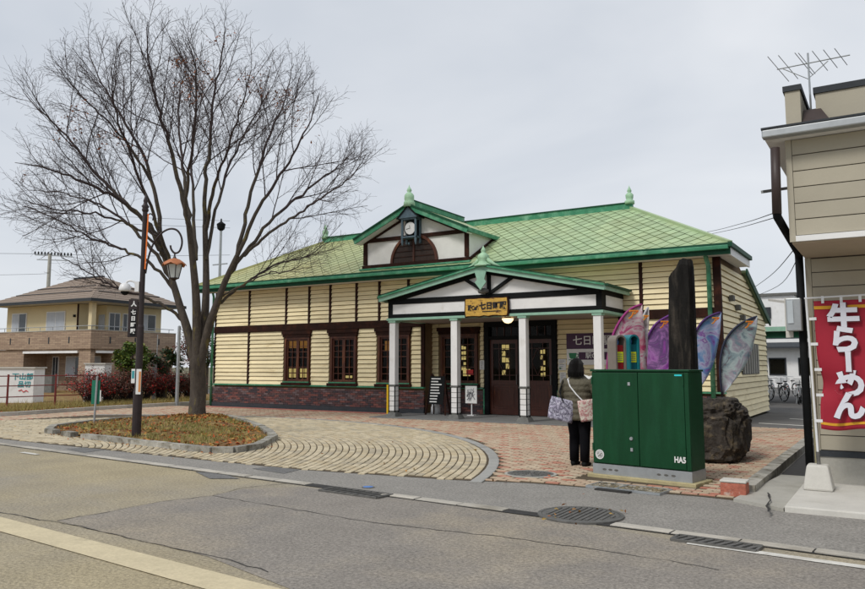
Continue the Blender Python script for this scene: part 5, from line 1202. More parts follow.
part('wall', M['white'], (-16, 2, 62, 70, 0, 3.6), parent=t); part('upper_wall', M['white'], (-15, -6.9, 66, 72, 4.7, 7.2), parent=t)
MB().prism([(-16.5, 61, 2.9), (2.5, 61, 2.9), (2.5, 65.9, 4.6), (-16.5, 65.9, 4.6)], (0, 0, .1)).build('roof', M['plinth'], t)
for x_ in (-15, -12.5, -10.3, -8.4, -6.4, -4.2): 
    w_ = part('window', M['plinth'], (x_, x_ + 1.2, 61.95, 61.99, .9, 2.2), parent=t); part('pane', M['glass'], (x_ + .08, x_ + 1.1, 61.9, 61.93, 1.0, 2.1), parent=w_)
w_ = part('window', M['plinth'], (-11.2, -8.6, 65.9, 65.98, 5.4, 6.3), parent=t)
part('roof_cap', M['stone_dark'], (-15.2, -6.7, 65.8, 72.2, 7.202, 7.4), parent=t)
# ------------------------------------------------------------------ bare zelkova tree on the island
M['bark'] = mat('bark', (.072, .058, .046), .9, .4, 9, 1.0, 26, col2=(.15, .12, .04), thr=(.56, .68), stretch=(1, 1, .4), scale2=6, fine=.2)
M['twig'] = mat('twig', (.048, .033, .033), .8, .2, 6)
TB0 = Vector((-17.49, 15.37, 0)); TD = 22.0
tree = thing('zelkova_tree', TB0 + Vector((0, 0, .1)), 'tall bare zelkova tree with a few brown leaves on the planting island', 'tree')
trunk = MB(); crown = MB(); tips = []
def crom(pl, n):
    out = []
    for i in range(len(pl) - 1):
        p0, p1, p2, p3 = pl[max(i - 1, 0)], pl[i], pl[i + 1], pl[min(i + 2, len(pl) - 1)]
        for k in range(n):
            f = k / n; out.append(.5 * (2 * p1 + (p2 - p0) * f + (2 * p0 - 5 * p1 + 4 * p2 - p3) * f * f + (3 * p1 - p0 - 3 * p2 + p3) * f ** 3))
    return out + [pl[-1]]
fork = at(198, 345, TD)
tp = [TB0 + Vector((0, 0, -.02)), TB0 + Vector((0, 0, .35)), TB0 + Vector((.02, 0, .8)), TB0.lerp(fork, .62) + Vector((0, 0, .25)), fork]
tp = crom(tp, 4); n = 18; rings = []
for i, p in enumerate(tp):
    f = i / (len(tp) - 1); r_ = .235 + .10 * math.exp(-f * 9) - .03 * f - .13 * max(0, (f - .78) / .22) ** 1.5
    rings.append([p + Vector((math.cos(2*math.pi*k/n), math.sin(2*math.pi*k/n), 0)) * r_ * (1 + .09 * noise.noise((math.cos(2*math.pi*k/n) * 1.6, math.sin(2*math.pi*k/n) * 1.6, p.z * .8)) + .04 * math.sin(5 * 2*math.pi*k/n + p.z)) for k in range(n)])
trunk.loft(rings)
def rv(s=1): return Vector((rnd.gauss(0, s), rnd.gauss(0, s), rnd.gauss(0, s)))
def grow(p, d, ln, r0, lvl):
    ns = {1: 7, 2: 5, 3: 3}[lvl]; pts = [p]; d = d.normalized()
    for k in range(ns):
        d = (d + rv({1: .07, 2: .10, 3: .14}[lvl]) + Vector((0, 0, {1: .035, 2: .03, 3: .01}[lvl]))).normalized(); pts.append(pts[-1] + d * ln / ns)
    r1 = {1: .007, 2: .0042, 3: .0030}[lvl]
    rad = [r0 + (r1 - r0) * (k / ns) ** .8 for k in range(ns + 1)]
    crown.tube(pts, rad, {1: 5, 2: 4, 3: 3}[lvl], False)
    if lvl >= 2: tips.append(pts[-1])
    if lvl < 3: spawn(pts, rad, ln, lvl + 1, .12)
def spawn(pts, rad, ln, lvl, start, dens=1.0):
    seg = [(b - a).length for a, b in zip(pts, pts[1:])]; tot = sum(seg); gap = {1: .30, 2: .165, 3: .085}[lvl] / dens
    s = tot * start + rnd.random() * gap; side = rnd.choice((-1, 1)); rot = rnd.uniform(0, 6.28)
    while s < tot * .97:
        a = 0; acc = 0
        while a < len(seg) - 1 and acc + seg[a] < s: acc += seg[a]; a += 1
        f = (s - acc) / seg[a]; p = pts[a].lerp(pts[a + 1], f); d = (pts[a + 1] - pts[a]).normalized(); r_ = rad[a] + (rad[a + 1] - rad[a]) * f
        rot += 2.4 + rnd.gauss(0, .5); u = d.orthogonal().normalized(); w = d.cross(u); ax = u * math.cos(rot) + w * math.sin(rot)
        ang = R(rnd.uniform(*{1: (22, 42), 2: (25, 48), 3: (28, 55)}[lvl])); nd = d * math.cos(ang) + ax * math.sin(ang)
        nd.z += {1: .12, 2: .06, 3: 0}[lvl]
        remain = tot - s
        L_ = {1: rnd.uniform(.35, .75) * remain + rnd.uniform(.5, 1.0), 2: rnd.uniform(.3, .55) * remain + rnd.uniform(.15, .5), 3: rnd.uniform(.14, .42)}[lvl]
        L_ = min(L_, {1: 2.9, 2: 1.25, 3: .45}[lvl])
        grow(p, nd, L_, min(r_ * .55, {1: .02, 2: .0085, 3: .0042}[lvl]), lvl)
        s += gap * rnd.uniform(.6, 1.5)
def limb(px, off, r0, start=.25, dens=1.0, from_=None):
    n_ = len(px); P = []
    for i, (x, y) in enumerate(px):
        f = i / (n_ - 1); P.append(at(x, y, TD + off * f ** 1.2))
    pts = crom(P, 5)
    pts = [p + rv(.018) if 0 < i else p for i, p in enumerate(pts)]
    m_ = len(pts) - 1; rad = [r0 * (1 - i / m_) ** .85 + .007 for i in range(len(pts))]
    k = max(2, int(len(pts) * .45))
    trunk.tube(pts[:k + 1], rad[:k + 1], 9, False); crown.tube(pts[k:], rad[k:], 7, False)
    spawn(pts, rad, 0, 1, start, dens)
    tips.append(pts[-1])
STEMS = [
 ([(196,368),(188,332),(180,306),(171,276),(163,252)], .6, .155, .075),
 ([(197,368),(197,326),(196,295),(193,262),(189,225)], -.5, .16, .08),
 ([(198,368),(204,326),(206,295),(206,262),(205,225)], .5, .15, .075),
 ([(199,368),(208,330),(216,306),(225,282),(237,256)], -.4, .15, .07),
]
for px, off, r0, r1 in STEMS:
    pts = crom([at(x, y, TD + off * (i / 4) ** 1.2) for i, (x, y) in enumerate(px)], 5); m_ = len(pts) - 1
    trunk.tube(pts, [r0 + (r1 - r0) * (i / m_) ** .8 for i in range(m_ + 1)], 11, False)
LIMBS = [
 ([(166,260),(153,231),(125,203),(92,185),(58,172),(16,162)], -1.6, .075, .6),
 ([(163,252),(146,224),(118,196),(92,168),(70,140),(42,112),(22,90)], .8, .065, .6),
 ([(172,280),(152,250),(128,224),(100,205),(66,194),(28,190)], 1.6, .055, .6),
 ([(163,252),(158,210),(147,165),(126,124),(102,84),(86,46)], 1.0, .065, .6),
 ([(150,180),(132,150),(108,122),(82,96),(60,70)], -1.6, .03, .2),
 ([(189,225),(180,185),(168,140),(156,100),(148,60),(147,20)], -1.3, .065, -.5),
 ([(190,235),(186,190),(181,150),(178,105),(186,62)], 2.0, .055, -.5),
 ([(205,225),(206,180),(209,140),(214,95),(222,52),(226,26)], .5, .06, .5),
 ([(205,235),(212,195),(224,160),(240,112),(252,68)], -2.0, .055, .5),
 ([(237,256),(246,215),(258,170),(272,130),(286,98),(293,62)], 1.4, .055, -.4),
 ([(237,256),(256,215),(280,175),(304,135),(320,94)], -.8, .055, -.4),
 ([(228,276),(250,246),(280,212),(312,186),(338,166),(354,150)], 1.6, .055, -.3),
 ([(244,256),(266,236),(294,216),(322,198),(350,178),(368,152)], -1.4, .04, -.3),
 ([(214,310),(228,296),(250,280),(278,264),(306,256),(336,236)], .4, .04, -.2),
 ([(222,296),(244,284),(268,274),(290,270),(308,262)], -1.2, .022, -.2),
 ([(186,326),(168,308),(146,298),(122,290),(100,280),(78,266),(52,250)], -1.0, .045, .2),
 ([(174,290),(156,268),(134,254),(106,244),(76,230),(46,214),(22,205)], .6, .045, .4),
 ([(166,260),(148,236),(116,220),(84,212),(50,208),(18,198)], -2.4, .04, .5),
 ([(196,260),(194,210),(192,160),(196,110),(200,72)], 3.4, .05, -.2),
 ([(206,260),(216,210),(232,160),(256,115),(270,86)], 3.2, .05, .3),
 ([(192,250),(186,200),(194,140),(196,80),(188,38)], -3.4, .05, -.4),
 ([(172,270),(154,215),(132,160),(114,105),(112,62)], -3.0, .05, .5),
]
def limb2(px, off, r0, off0):
    n_ = len(px); P = [at(x, y, TD + off0 + (off - off0) * (i / (n_ - 1)) ** 1.2) for i, (x, y) in enumerate(px)]
    pts = crom(P, 6); pts = [p + rv(.02) if i > 1 else p for i, p in enumerate(pts)]; m_ = len(pts) - 1
    rad = [r0 * (1 - i / m_) ** .9 + .007 for i in range(m_ + 1)]
    k = max(2, int(m_ * .4)); trunk.tube(pts[:k + 1], rad[:k + 1], 8, False); crown.tube(pts[k:], rad[k:], 6, False)
    spawn(pts, rad, 0, 1, .30, .72); tips.append(pts[-1])
for q in LIMBS: limb2(*q)
trunk.build('trunk', M['bark'], tree, smooth=True)
cro = crown.build('crown', M['twig'], tree, smooth=True)
lv = MB()
clus = [(190,90),(200,75),(178,62),(245,82),(258,92),(262,70),(240,100),(300,118),(310,130),(284,100),(104,140),(118,136),(140,158),(150,165),(130,150),(80,110),(66,130),(22,176),(215,40),(225,35),(320,130)]
cp = [(Vector((c[0], c[1])), rnd.uniform(6, 16)) for c in clus]
for p in tips:
    d = depth_of(p); q = p - Vector((0, 0, EYE)); sx = CX + F_PX * q.dot(RT) / d; sy = CY - F_PX * q.dot(UP) / d
    for c, rad_ in cp:
        if (Vector((sx, sy)) - c).length < rad_ and rnd.random() < .5:
            leaf_quad(lv, p + rv(.05), rnd.uniform(.035, .06)); break
M['deadleaf'] = mat('dead_leaf', (.33, .10, .035), .8, .25, 9, pal=[(.36,.11,.04),(.26,.09,.035),(.40,.16,.05),(.20,.07,.03)])
o = lv.build('dead_leaves', M['deadleaf'], tree, kind='stuff')
print('tree tris', len(crown.f) * 2, len(tips), len(lv.f))
# ------------------------------------------------------------------ lamp post with sign, camera and posters
M['bronze'] = mat('brown_iron', (.032, .022, .022), .45, .2, 8, metal=.2)
M['copper'] = mat('copper_roof', (.42, .15, .06), .5, .25, 9)
M['frost'] = mat('frosted_glass', (.50, .52, .50), .25, .15, 6)
la = math.atan2(RT.y, RT.x); LB = onG(136, 440)
t = thing('street_lamp', (LB.x, LB.y, .10), 'brown street lamp with a scrolled arm and copper-roofed lantern', 'street lamp', rz=la)
zz = lambda y: 1.55 + (366.5 - y) * .02125 - .10
MB().lathe([(.095, -.1), (.095, .9), (.082, .95), (.075, 1.0), (.07, 2.3), (.058, 2.35), (.05, zz(200)), (.03, zz(200) + .02)], n=16).build('pole', M['bronze'], t, local=True, smooth=False)
MB().lathe([(.06, 0), (.075, .04), (.06, .08), (.085, .12), (.05, .16), (.04, .2), (.05, .24), (.004, .42)], (0, 0, zz(208)), 12).build('finial', M['bronze'], t, local=True, smooth=True)
arm = [(.06, zz(272)), (.10, zz(258)), (.20, zz(242)), (.36, zz(231)), (.54, zz(226)), (.70, zz(227)), (.80, zz(233)), (.83, zz(241)), (.78, zz(249)), (.68, zz(251)), (.60, zz(247)), (.58, zz(243))]
arm = crom([Vector((x, 0, z)) for x, z in arm], 4)
a_o = MB().tube(arm, .022, 8).build('scroll_arm', M['bronze'], t, local=True, smooth=True)
MB().tube(crom([Vector(v) for v in ((.05, 0, zz(214)), (.08, 0, zz(222)), (.14, 0, zz(228)), (.2, 0, zz(231)), (.27, 0, zz(232)))], 4), .016, 7).build('scroll', M['bronze'], a_o, local=True, smooth=True)
MB().tube(crom([Vector(v) for v in ((.05, 0, zz(212)), (.12, 0, zz(210)), (.18, 0, zz(213)), (.17, 0, zz(217)))], 4), .015, 7).build('scroll', M['bronze'], a_o, local=True, smooth=True)
MB().tube(crom([Vector(v) for v in ((.30, 0, zz(232)), (.36, 0, zz(224)), (.34, 0, zz(219)), (.29, 0, zz(220)))], 4), .013, 7).build('scroll', M['bronze'], a_o, local=True, smooth=True)
lx = .68
ln_ = MB().tube([(lx, 0, zz(250)), (lx, 0, zz(256))], .018, 8).lathe([(.05, 0), (.02, .06)], (lx, 0, zz(257)), 10).build('lantern', M['bronze'], t, local=True)
rg = []
for k in range(4):
    f = k / 3; rr = .04 + .21 * f; rg.append([Vector((lx + rr * math.cos(q * math.pi / 12) * (1 + (.07 * math.cos(q * math.pi / 12 * 6) if k == 3 else 0)), rr * math.sin(q * math.pi / 12) * (1 + (.07 * math.cos(q * math.pi / 12 * 6) if k == 3 else 0)), zz(256.5) - .13 * f ** 1.6 - (.03 * math.cos(q * math.pi / 12 * 6) if k == 3 else 0))) for q in range(24)])
rg2 = [[v + Vector((0, 0, -.015)) for v in r_] for r_ in reversed(rg)]
MB().loft(rg + rg2).build('lantern_roof', M['copper'], ln_, local=True, smooth=True)
hexr = lambda r_, z: [Vector((lx + r_ * math.cos(q * math.pi / 3), r_ * math.sin(q * math.pi / 3), z)) for q in range(6)]
MB().loft([hexr(.17, zz(263)), hexr(.10, zz(277))]).build('lantern_glass', M['frost'], ln_, local=True)
b = MB()
for q in range(6): a, c = hexr(.175, zz(263))[q], hexr(.105, zz(277))[q]; b.tube([a, c], .010, 5); b.tube([c, hexr(.105, zz(277))[(q + 1) % 6]], .012, 5)
b.lathe([(.03, -.05), (.10, 0), (.02, .01)], (lx, 0, zz(277)), 8); b.build('lantern_frame', M['bronze'], ln_, local=True)
MB().prism([(.085, -.08, zz(211)), (.11, -.08, zz(211)), (.085, -.08, zz(268)), (.06, -.08, zz(268))], (0, .012, 0)).build('orange_ribbon', mat('orange_ribbon', (.8, .18, .02), .6), t, local=True)
Tl = WM[t.name]; lw_ = lambda x, y, z: Tl @ Vector((x, y, z))
c = thing('security_camera', lw_(-.08, 0, zz(290)), 'white dome security camera on a bracket of the brown lamp post', 'camera', rz=la)
MB().tube(crom([Vector(v) for v in ((-.02, 0, .08), (-.1, 0, .20), (-.22, 0, .22), (-.29, 0, .14))], 4), .022, 8).box(-.06, .03, -.06, .06, -.02, .2).build('bracket', M['steel_white'], c, local=True, smooth=False)
MB().lathe([(.03, .12), (.10, .08), (.125, 0), (.125, -.05), (.10, -.07)][::-1], (-.29, 0, .06), 18).build('housing', M['steel_white'], c, local=True, smooth=True)
MB().lathe([(.005, -.075), (.05, -.06), (.085, -.01), (.09, .02)], (-.29, 0, -.02), 16).build('dome', M['black'], c, local=True, smooth=True)
c = thing('station_sign', lw_(-.17, 0, zz(337)), 'narrow dark sign board with white vertical lettering on the lamp post', 'sign', rz=la)
h = .82
MB().box(-.10, .10, -.02, .02, 0, h).build('frame', M['bronze'], c, local=True, bevel=.006); MB().box(-.045, .075, -.026, -.0205, .03, .60).build('panel', M['black'], c, local=True)
Tcs = WM[c.name]
for k, ch_ in enumerate('七日町駅'): text('character', ch_, .105, M['paper'], c, Tcs @ facing((.015, -.028, .53 - k * .135)), extr=.002, bold=.005)
text('emblem', '人', .12, M['paper'], c, Tcs @ facing((.015, -.024, .71)), extr=.002, bold=.006); MB().box(-.06, .06, -.018, .018, h + .001, h + .012).bar((.10, 0, .15), (.2, 0, .15), .03, .03).bar((.10, 0, .7), (.2, 0, .7), .03, .03).build('bracket', M['bronze'], c, local=True)
c = thing('poster_strip', lw_(.02, -.12, zz(394)), 'white and orange poster strip taped to the lamp post', 'poster', rz=la)
MB().box(-.02, .085, -.012, .0, 0, .53).build('sheet', M['paper'], c, local=True); MB().box(.035, .08, -.015, -.0125, .05, .48).build('orange_print', mat('orange_poster', (.6, .25, .08), .6), c, local=True)
c = thing('teal_sticker', lw_(-.075, -.12, zz(383)), 'small teal and white sticker beside the poster on the lamp post', 'sticker', rz=la)
MB().box(-.03, .045, -.012, .0, 0, .3).build('sheet', M['paper'], c, local=True); MB().box(-.02, .035, -.015, -.0125, .1, .26).build('teal_print', mat('teal_print', (.05, .3, .33), .6), c, local=True)
# green sign seen from behind
p = onG(94, 425); t = thing('green_sign', (p.x, p.y, .02), 'green sign plate seen from behind on a thin steel post', 'sign', rz=la)
MB().tube([(0, 0, 0), (.03, 0, 1.27)], .028, 10).build('post', M['steel'], t, local=True); MB().box(-.12, .10, .028, .045, .53, 1.16).build('plate', mat('sign_green', (.01, .17, .10), .5, .1), t, local=True, bevel=.004); MB().box(.105, .135, .03, .043, .6, .9).build('edge_plate', M['paper'], t, local=True)
# second lantern post by the station end
c2 = at(217, 366, 33); t = thing('lantern_post', (c2.x, c2.y, 0), 'grey lantern post standing at the far end of the station', 'street lamp')
hh = at(218, 226, 33).z
MB().lathe([(.10, 0), (.08, 1), (.055, hh - .1)], n=10).build('pole', M['steel'], t, local=True); MB().lathe([(.06, 0), (.16, .08), (.2, .3), (.04, .42), (.03, .55)], (0, 0, hh - .1), 10).build('lantern', M['black'], t, local=True)
for z_ in (hh - 1.6, hh - 2.3): MB().bar((-.45, 0, z_), (.45, 0, z_), .05, .05).build('arm', M['steel'], t, local=True)
# ------------------------------------------------------------------ kerb, verge, fence and shrubs on the left
vp = [(-24.15, 8), (-23.75, 13.6), (-24.0, 15.5), (-24.35, 17.4), (-24.5, 22), (-24.5, 30), (-60, 30), (-60, 8)]
vg = sheet('grass_verge', vp, .03, M['soil'])
KL = [(-24.0, 9.8), (-23.7, 13.6), (-24.0, 15.5), (-24.35, 17.4), (-24.5, 22.4)]
M['kerb_pale'] = mat('pale_kerb', (.50, .485, .44), .85, .15, 4, .2, 45, tonevar=.1)
kp = []
for k in range(3): b = MB(); b.tone = k / 2; b.box(-.08, .08, -.295, .295, -.03, .12); kp.append(b.mesh('kerb_stone', M['kerb_pale']))
for (ax, ay), (bx, by) in zip(KL, KL[1:]):
    ln = math.hypot(bx - ax, by - ay); n = max(1, round(ln / .62)); ang = math.atan2(by - ay, bx - ax)
    for k in range(n):
        f = (k + .5) / n; piece('kerb_stone', kp[rnd.randrange(3)], vg, Matrix.Translation((ax + (bx - ax) * f, ay + (by - ay) * f, .02)) @ Matrix.Rotation(ang - math.pi / 2, 4, 'Z') @ Matrix.Diagonal((1, (ln / n + .015) / .6, 1, 1)))
gm = MB()
def gp2():
    y = rnd.uniform(11, 23); x = lerp_table([(9, -24.1), (13.6, -23.9), (17.4, -24.5), (23, -24.7)], y) - abs(rnd.gauss(0, 1.8)) - .05
    return Vector((x, y, .03))
grass_patch(gm, gp2, 15000, .26)
tag(gm.build('verge_grass', mat('dry_grass', (.3, .25, .08), .8, .3, 3, pal=[(.36,.28,.09),(.42,.34,.14),(.26,.24,.06),(.30,.20,.06)])), 'dry yellow grass on the verge along the fence', 'grass', kind='stuff')
lm = MB()
for _ in range(2600):
    y = rnd.uniform(11, 23); x = lerp_table([(9, -24.1), (13.6, -23.9), (17.4, -24.5), (23, -24.7)], y) - abs(rnd.gauss(0, .5)) - .03; leaf_quad(lm, Vector((x, y, .07 + rnd.random() * .06)), rnd.uniform(.03, .06))
tag(lm.build('verge_leaves', M['litter']), 'fallen orange leaves along the left kerb', 'leaves', kind='stuff')
# red fence
M['rust'] = mat('rust_red_metal', (.22, .035, .03), .55, .2, 9)
fx = -26.2
t = thing('pipe_fence', (fx, 16, .03), 'rust red pipe fence with four rails along the verge', 'fence')
for k in range(6): yy = 9.4 + k * 1.75; MB().tube([(fx, yy, .0), (fx, yy, 1.28)], .035, 8).build('post', M['rust'], t)
for z in (.15, .5, .88, 1.22): MB().tube([(fx - .02, 9.4, z), (fx - .02, 18.15, z)], .02, 6).build('rail', M['rust'], t)
# shrubs
def shrub(name, x, y, rx, h, label, lmat, n, stem=True, z0=.1, group=None, lsz=(.02, .04), twigs=40, rz_=.55):
    t = thing(name, (x, y, .03), label, 'shrub', group); b = MB(); f = MB()
    tipz = []
    for k in range(twigs):
        a = rnd.uniform(0, 6.28); sp_ = rnd.random() ** .6 * rx; tp_ = Vector((sp_ * math.cos(a), sp_ * math.sin(a), h * rnd.uniform(.55, 1.0) * (1 - .3 * (sp_ / rx) ** 2)))
        mid = tp_ * .5 + Vector((rnd.gauss(0, .08), rnd.gauss(0, .08), .1)); b.tube([Vector((rnd.gauss(0, .1), rnd.gauss(0, .1), 0)), mid, tp_], [.012, .008, .004], 4, False); tipz += [mid.lerp(tp_, q) for q in (.1, .3, .5, .7, .85, 1)]
    for k in range(n):
        c = rnd.choice(tipz) + Vector((rnd.gauss(0, .09), rnd.gauss(0, .09), rnd.gauss(0, .08)))
        if c.z < .04: continue
        leaf_quad(f, c, rnd.uniform(*lsz))
    b.build('stems', M['twig'], t, local=True); f.build('foliage', lmat, t, local=True, kind='stuff')
M['redleaf'] = mat('red_shrub_leaf', (.2, .02, .02), .6, .25, 9, pal=[(.12,.05,.04),(.15,.045,.035),(.085,.045,.04),(.70,.012,.015),(.13,.06,.04),(.42,.02,.02),(.16,.075,.04)])
M['brownleaf'] = mat('brown_shrub_leaf', (.12, .05, .03), .7, .25, 9, pal=[(.11,.055,.04),(.14,.07,.045),(.085,.05,.04),(.17,.085,.045),(.24,.03,.02),(.10,.06,.04)])
spots = [(92, 408, 1.0, 1.35, 0), (112, 406.5, .95, 1.25, 1), (127, 405.5, 1.0, 1.4, 1), (146, 404.5, 1.0, 1.45, 0), (163, 403.5, 1.0, 1.35, 0), (178, 402.5, .9, 1.3, 1), (192, 402, .85, 1.25, 1)]
sl_ = ['dark red shrub beside the green sign plate', 'brown red shrub next in the row after the green sign', 'brown red shrub behind the brown lamp post', 'bright red leaved shrub just right of the brown lamp post', 'red leaved shrub before the spindly evergreen', 'brown shrub in front of the slim grey pole', 'brown shrub behind the zelkova trunk']
for (px, py, rx, h, k), lb in zip(spots, sl_):
    p = onG(px, py); shrub('hedge_shrub', p.x - .35, p.y + .15, rx, h * 1.12, lb, M['brownleaf'] if k else M['redleaf'], 3800, group='shrubs along the verge', twigs=110, lsz=(.025, .048))
M['evergreen'] = mat('evergreen_leaf', (.06, .11, .025), .6, .25, 9, pal=[(.08,.14,.02),(.14,.20,.03),(.05,.09,.02),(.20,.22,.035),(.09,.16,.03)])
M['dkgreen'] = mat('dark_leaf', (.03, .07, .02), .6, .25, 9, pal=[(.02,.055,.018),(.035,.075,.02),(.02,.045,.015),(.16,.08,.03),(.045,.09,.03)])
def ball_tree(px, depth, ytop, w_px, m, label, n=2600, sq=1.0):
    c = at(px, 366, depth); top = at(px, ytop, depth).z; r = w_px / 2 * depth / F_PX; cz_ = top - r * sq
    t = thing('evergreen_tree', (c.x, c.y, 0), label, 'tree')
    tr = MB().tube([(0, 0, 0), (.03, 0, cz_ * .6), (0, .03, cz_)], [.09, .07, .05], 8)
    for k in range(8): a = k * .8; tr.tube([(0, 0, cz_ * .6), (r * .5 * math.cos(a), r * .5 * math.sin(a), cz_ + r * .3)], [.04, .015], 5)
    tr.build('trunk', M['bark'], t, local=True)
    f = MB(); cen = []
    for k in range(34):
        d = rv().normalized() * r * rnd.uniform(.45, .88); d.z *= sq; cen.append((Vector((0, 0, cz_)) + d, r * rnd.uniform(.18, .34)))
    for k in range(n): c_, rr = rnd.choice(cen); leaf_quad(f, c_ + rv().normalized() * rr * rnd.random() ** .4, rnd.uniform(.05, .095))
    f.build('crown', m, t, local=True, kind='stuff')
ball_tree(132, 31, 340, 36, M['evergreen'], 'rounded bright green clipped tree behind the hedge', 3600)
ball_tree(166, 32, 342, 34, M['dkgreen'], 'loose dark green tree with browning top behind the hedge', 2000, 1.1)
ball_tree(207, 42, 330, 34, M['dkgreen'], 'dark green tree beyond the end of the station', 2200, 1.3)
ball_tree(190, 46, 318, 40, M['brownleaf'], 'brown leaved tree beside the house end', 1500, 1.3)
c = at(178, 366, 30); t = thing('slim_pole', (c.x, c.y, .0), 'slim grey pole with a short crossbar rising from the hedge', 'pole'); hp_ = at(178, 326, 30).z
MB().lathe([(.075, 0), (.06, hp_), (.01, hp_ + .03)], n=10).build('pole', M['steel'], t, local=True); MB().bar((0, 0, at(178, 362, 30).z), (RT.x * .5, RT.y * .5, at(178, 362, 30).z), .04, .05).build('crossbar', M['steel_white'], t, local=True)
c = at(155, 366, 32); t = thing('marker_post', (c.x, c.y, .0), 'white marker post with a thin rod behind the hedge', 'post'); hp_ = at(155, 356, 32).z
MB().lathe([(.09, 0), (.09, hp_), (.02, hp_ + .02)], n=10).build('post', M['steel_white'], t, local=True); MB().tube([(.1, 0, hp_ - .3), (.1, 0, hp_ + .9)], .015, 6).build('rod', M['steel'], t, local=True)
# white boxes behind the fence
TL = mat('teal_ink', (.03, .30, .33), .6)
c = at(20, 366, 32.0); t = thing('advert_box', (c.x, c.y, 0), 'white painted box with teal lettering behind the red fence', 'box', rz=la)
bh = at(20, 367, 32).z; MB().box(-1.1, .62, 0, .9, 0, bh - .06).build('body', M['white'], t, local=True, bevel=.01); MB().box(-1.16, .68, -.06, .96, bh - .059, bh).build('lid', M['concrete_pale'], t, local=True)
Tb = WM[t.name]; text('lettering', '下山部', .30, TL, t, Tb @ facing((.14, -.01, bh - .42)), bold=.006); text('lettering', '品切', .28, TL, t, Tb @ facing((.22, -.01, bh - .74)), bold=.006)
MB().tube([(.0, -.012, bh - 1.0), (.12, -.012, bh - .95), (.2, -.012, bh - 1.05), (.32, -.012, bh - .98), (.4, -.012, bh - 1.04)], .02, 5).build('red_mark', mat('red_ink', (.6, .05, .06), .6), t, local=True)
c = at(95, 366, 32); t = thing('storage_box', (c.x, c.y, 0), 'plain white storage box behind the hedge', 'box', rz=la); bh = at(95, 363, 32).z
MB().box(-.42, .42, 0, .7, 0, bh - .05).build('body', M['white'], t, local=True, bevel=.01); MB().box(-.46, .46, -.05, .75, bh - .049, bh).build('lid', M['concrete_pale'], t, local=True)
# ------------------------------------------------------------------ two-storey house on the left
M['house_brick'] = mat('tan_brick', (.30, .215, .145), .85, .12, 2, .2, 40)
nb_ = M['house_brick'].node_tree; br = nb_.nodes.new('ShaderNodeTexBrick'); br.inputs['Scale'].default_value = 1; br.inputs['Brick Width'].default_value = .5; br.inputs['Row Height'].default_value = .11; br.inputs['Mortar Size'].default_value = .012
br.inputs['Color1'].default_value = (.43, .315, .22, 1); br.inputs['Color2'].default_value = (.30, .21, .15, 1); br.inputs['Mortar'].default_value = (.19, .14, .10, 1)
tco = nb_.nodes.new('ShaderNodeTexCoord'); cx2 = nb_.nodes.new('ShaderNodeSeparateXYZ'); cb2 = nb_.nodes.new('ShaderNodeCombineXYZ'); ad = nb_.nodes.new('ShaderNodeMath'); ad.operation = 'ADD'
nb_.links.new(tco.outputs['Object'], cx2.inputs[0]); nb_.links.new(cx2.outputs['X'], ad.inputs[0]); nb_.links.new(cx2.outputs['Y'], ad.inputs[1]); nb_.links.new(ad.outputs[0], cb2.inputs['X']); nb_.links.new(cx2.outputs['Z'], cb2.inputs['Y'])
nb_.links.new(cb2.outputs[0], br.inputs['Vector']); nb_.links.new(br.outputs['Color'], nb_.nodes['Principled BSDF'].inputs['Base Color'])
M['house_cream'] = mat('house_cream', (.66, .56, .35), .8, .05, 1.5)
M['house_roof'] = mat('house_roof', (.27, .21, .165), .7, .14, 3, .2, 25, stretch=(1, 1, 6), tonevar=.1)
M['curtain'] = mat('curtain_grey', (.45, .48, .52), .4, .1, 3)
M['dark_glass'] = mat('dark_pane', (.05, .06, .07), .15, .2, 2, spec=.6)
hc = at(90, 366, 45); H_ = thing('house', (hc.x, hc.y, 0), 'two-storey house with tan brick lower floor, cream upper floor and brown hip roof', 'house', rz=R(3.9))
def hp(name, m, *bx, bevel=0, parent=None):
    b = MB()
    for q in bx: b.box(*q)
    return b.build(name, m, parent or H_, local=True, bevel=bevel)
hp('ground_floor', M['house_brick'], (-9.0, -6.3, 0, 6.4, 0, 2.6), (-1.05, 0, 0, .3, 0, 2.6), (-1.0, -.001, 2.0, 6.4, 0, 2.6), (-6.298, -.1, 1.6, 6.3, 0, 2.6), (-6.299, 0, .001, 6.4, 2.4, 2.62))
hp('balcony_wall', M['house_brick'], (-9.1, .12, -.12, .12, 2.61, 3.72), (-.12, .119, .121, 6.5, 2.61, 3.72)); hp('coping', M['concrete'], (-9.1, .15, -.15, .15, 3.721, 3.77), (-.15, .15, .151, 6.5, 3.721, 3.77))
rl = MB().tube([(-9.0, 0, 4.0), (0, 0, 4.0), (0, 6.4, 4.0)], .025, 6)
for k in range(8): rl.tube([(-k * 1.2, 0, 3.76), (-k * 1.2, 0, 4.0)], .02, 5)
for k in range(6): rl.tube([(0, k * 1.2, 3.76), (0, k * 1.2, 4.0)], .02, 5)
rl.build('railing', M['steel'], H_, local=True)
for k in range(4): hp('drain_slot', M['plinth'], (-1.9 - k * 1.9, -1.8 - k * 1.9, -.135, -.121, 2.95, 3.35))
for k in range(3): hp('drain_slot', M['plinth'], (.1201, .135, 1.2 + k * 1.9, 1.3 + k * 1.9, 2.95, 3.35))
hp('upper_floor', M['house_cream'], (-9.0, -1.9, .5, 6.3, 2.621, 5.42), (-1.899, -1.1, 1.9, 6.3, 2.622, 5.41)); hp('corner_column', M['house_cream'], (-.35, -.05, .0, .3, 3.78, 5.4))
hp('downpipe', M['timber'], (-1.95, -1.87, .42, .49, 3.0, 5.4))
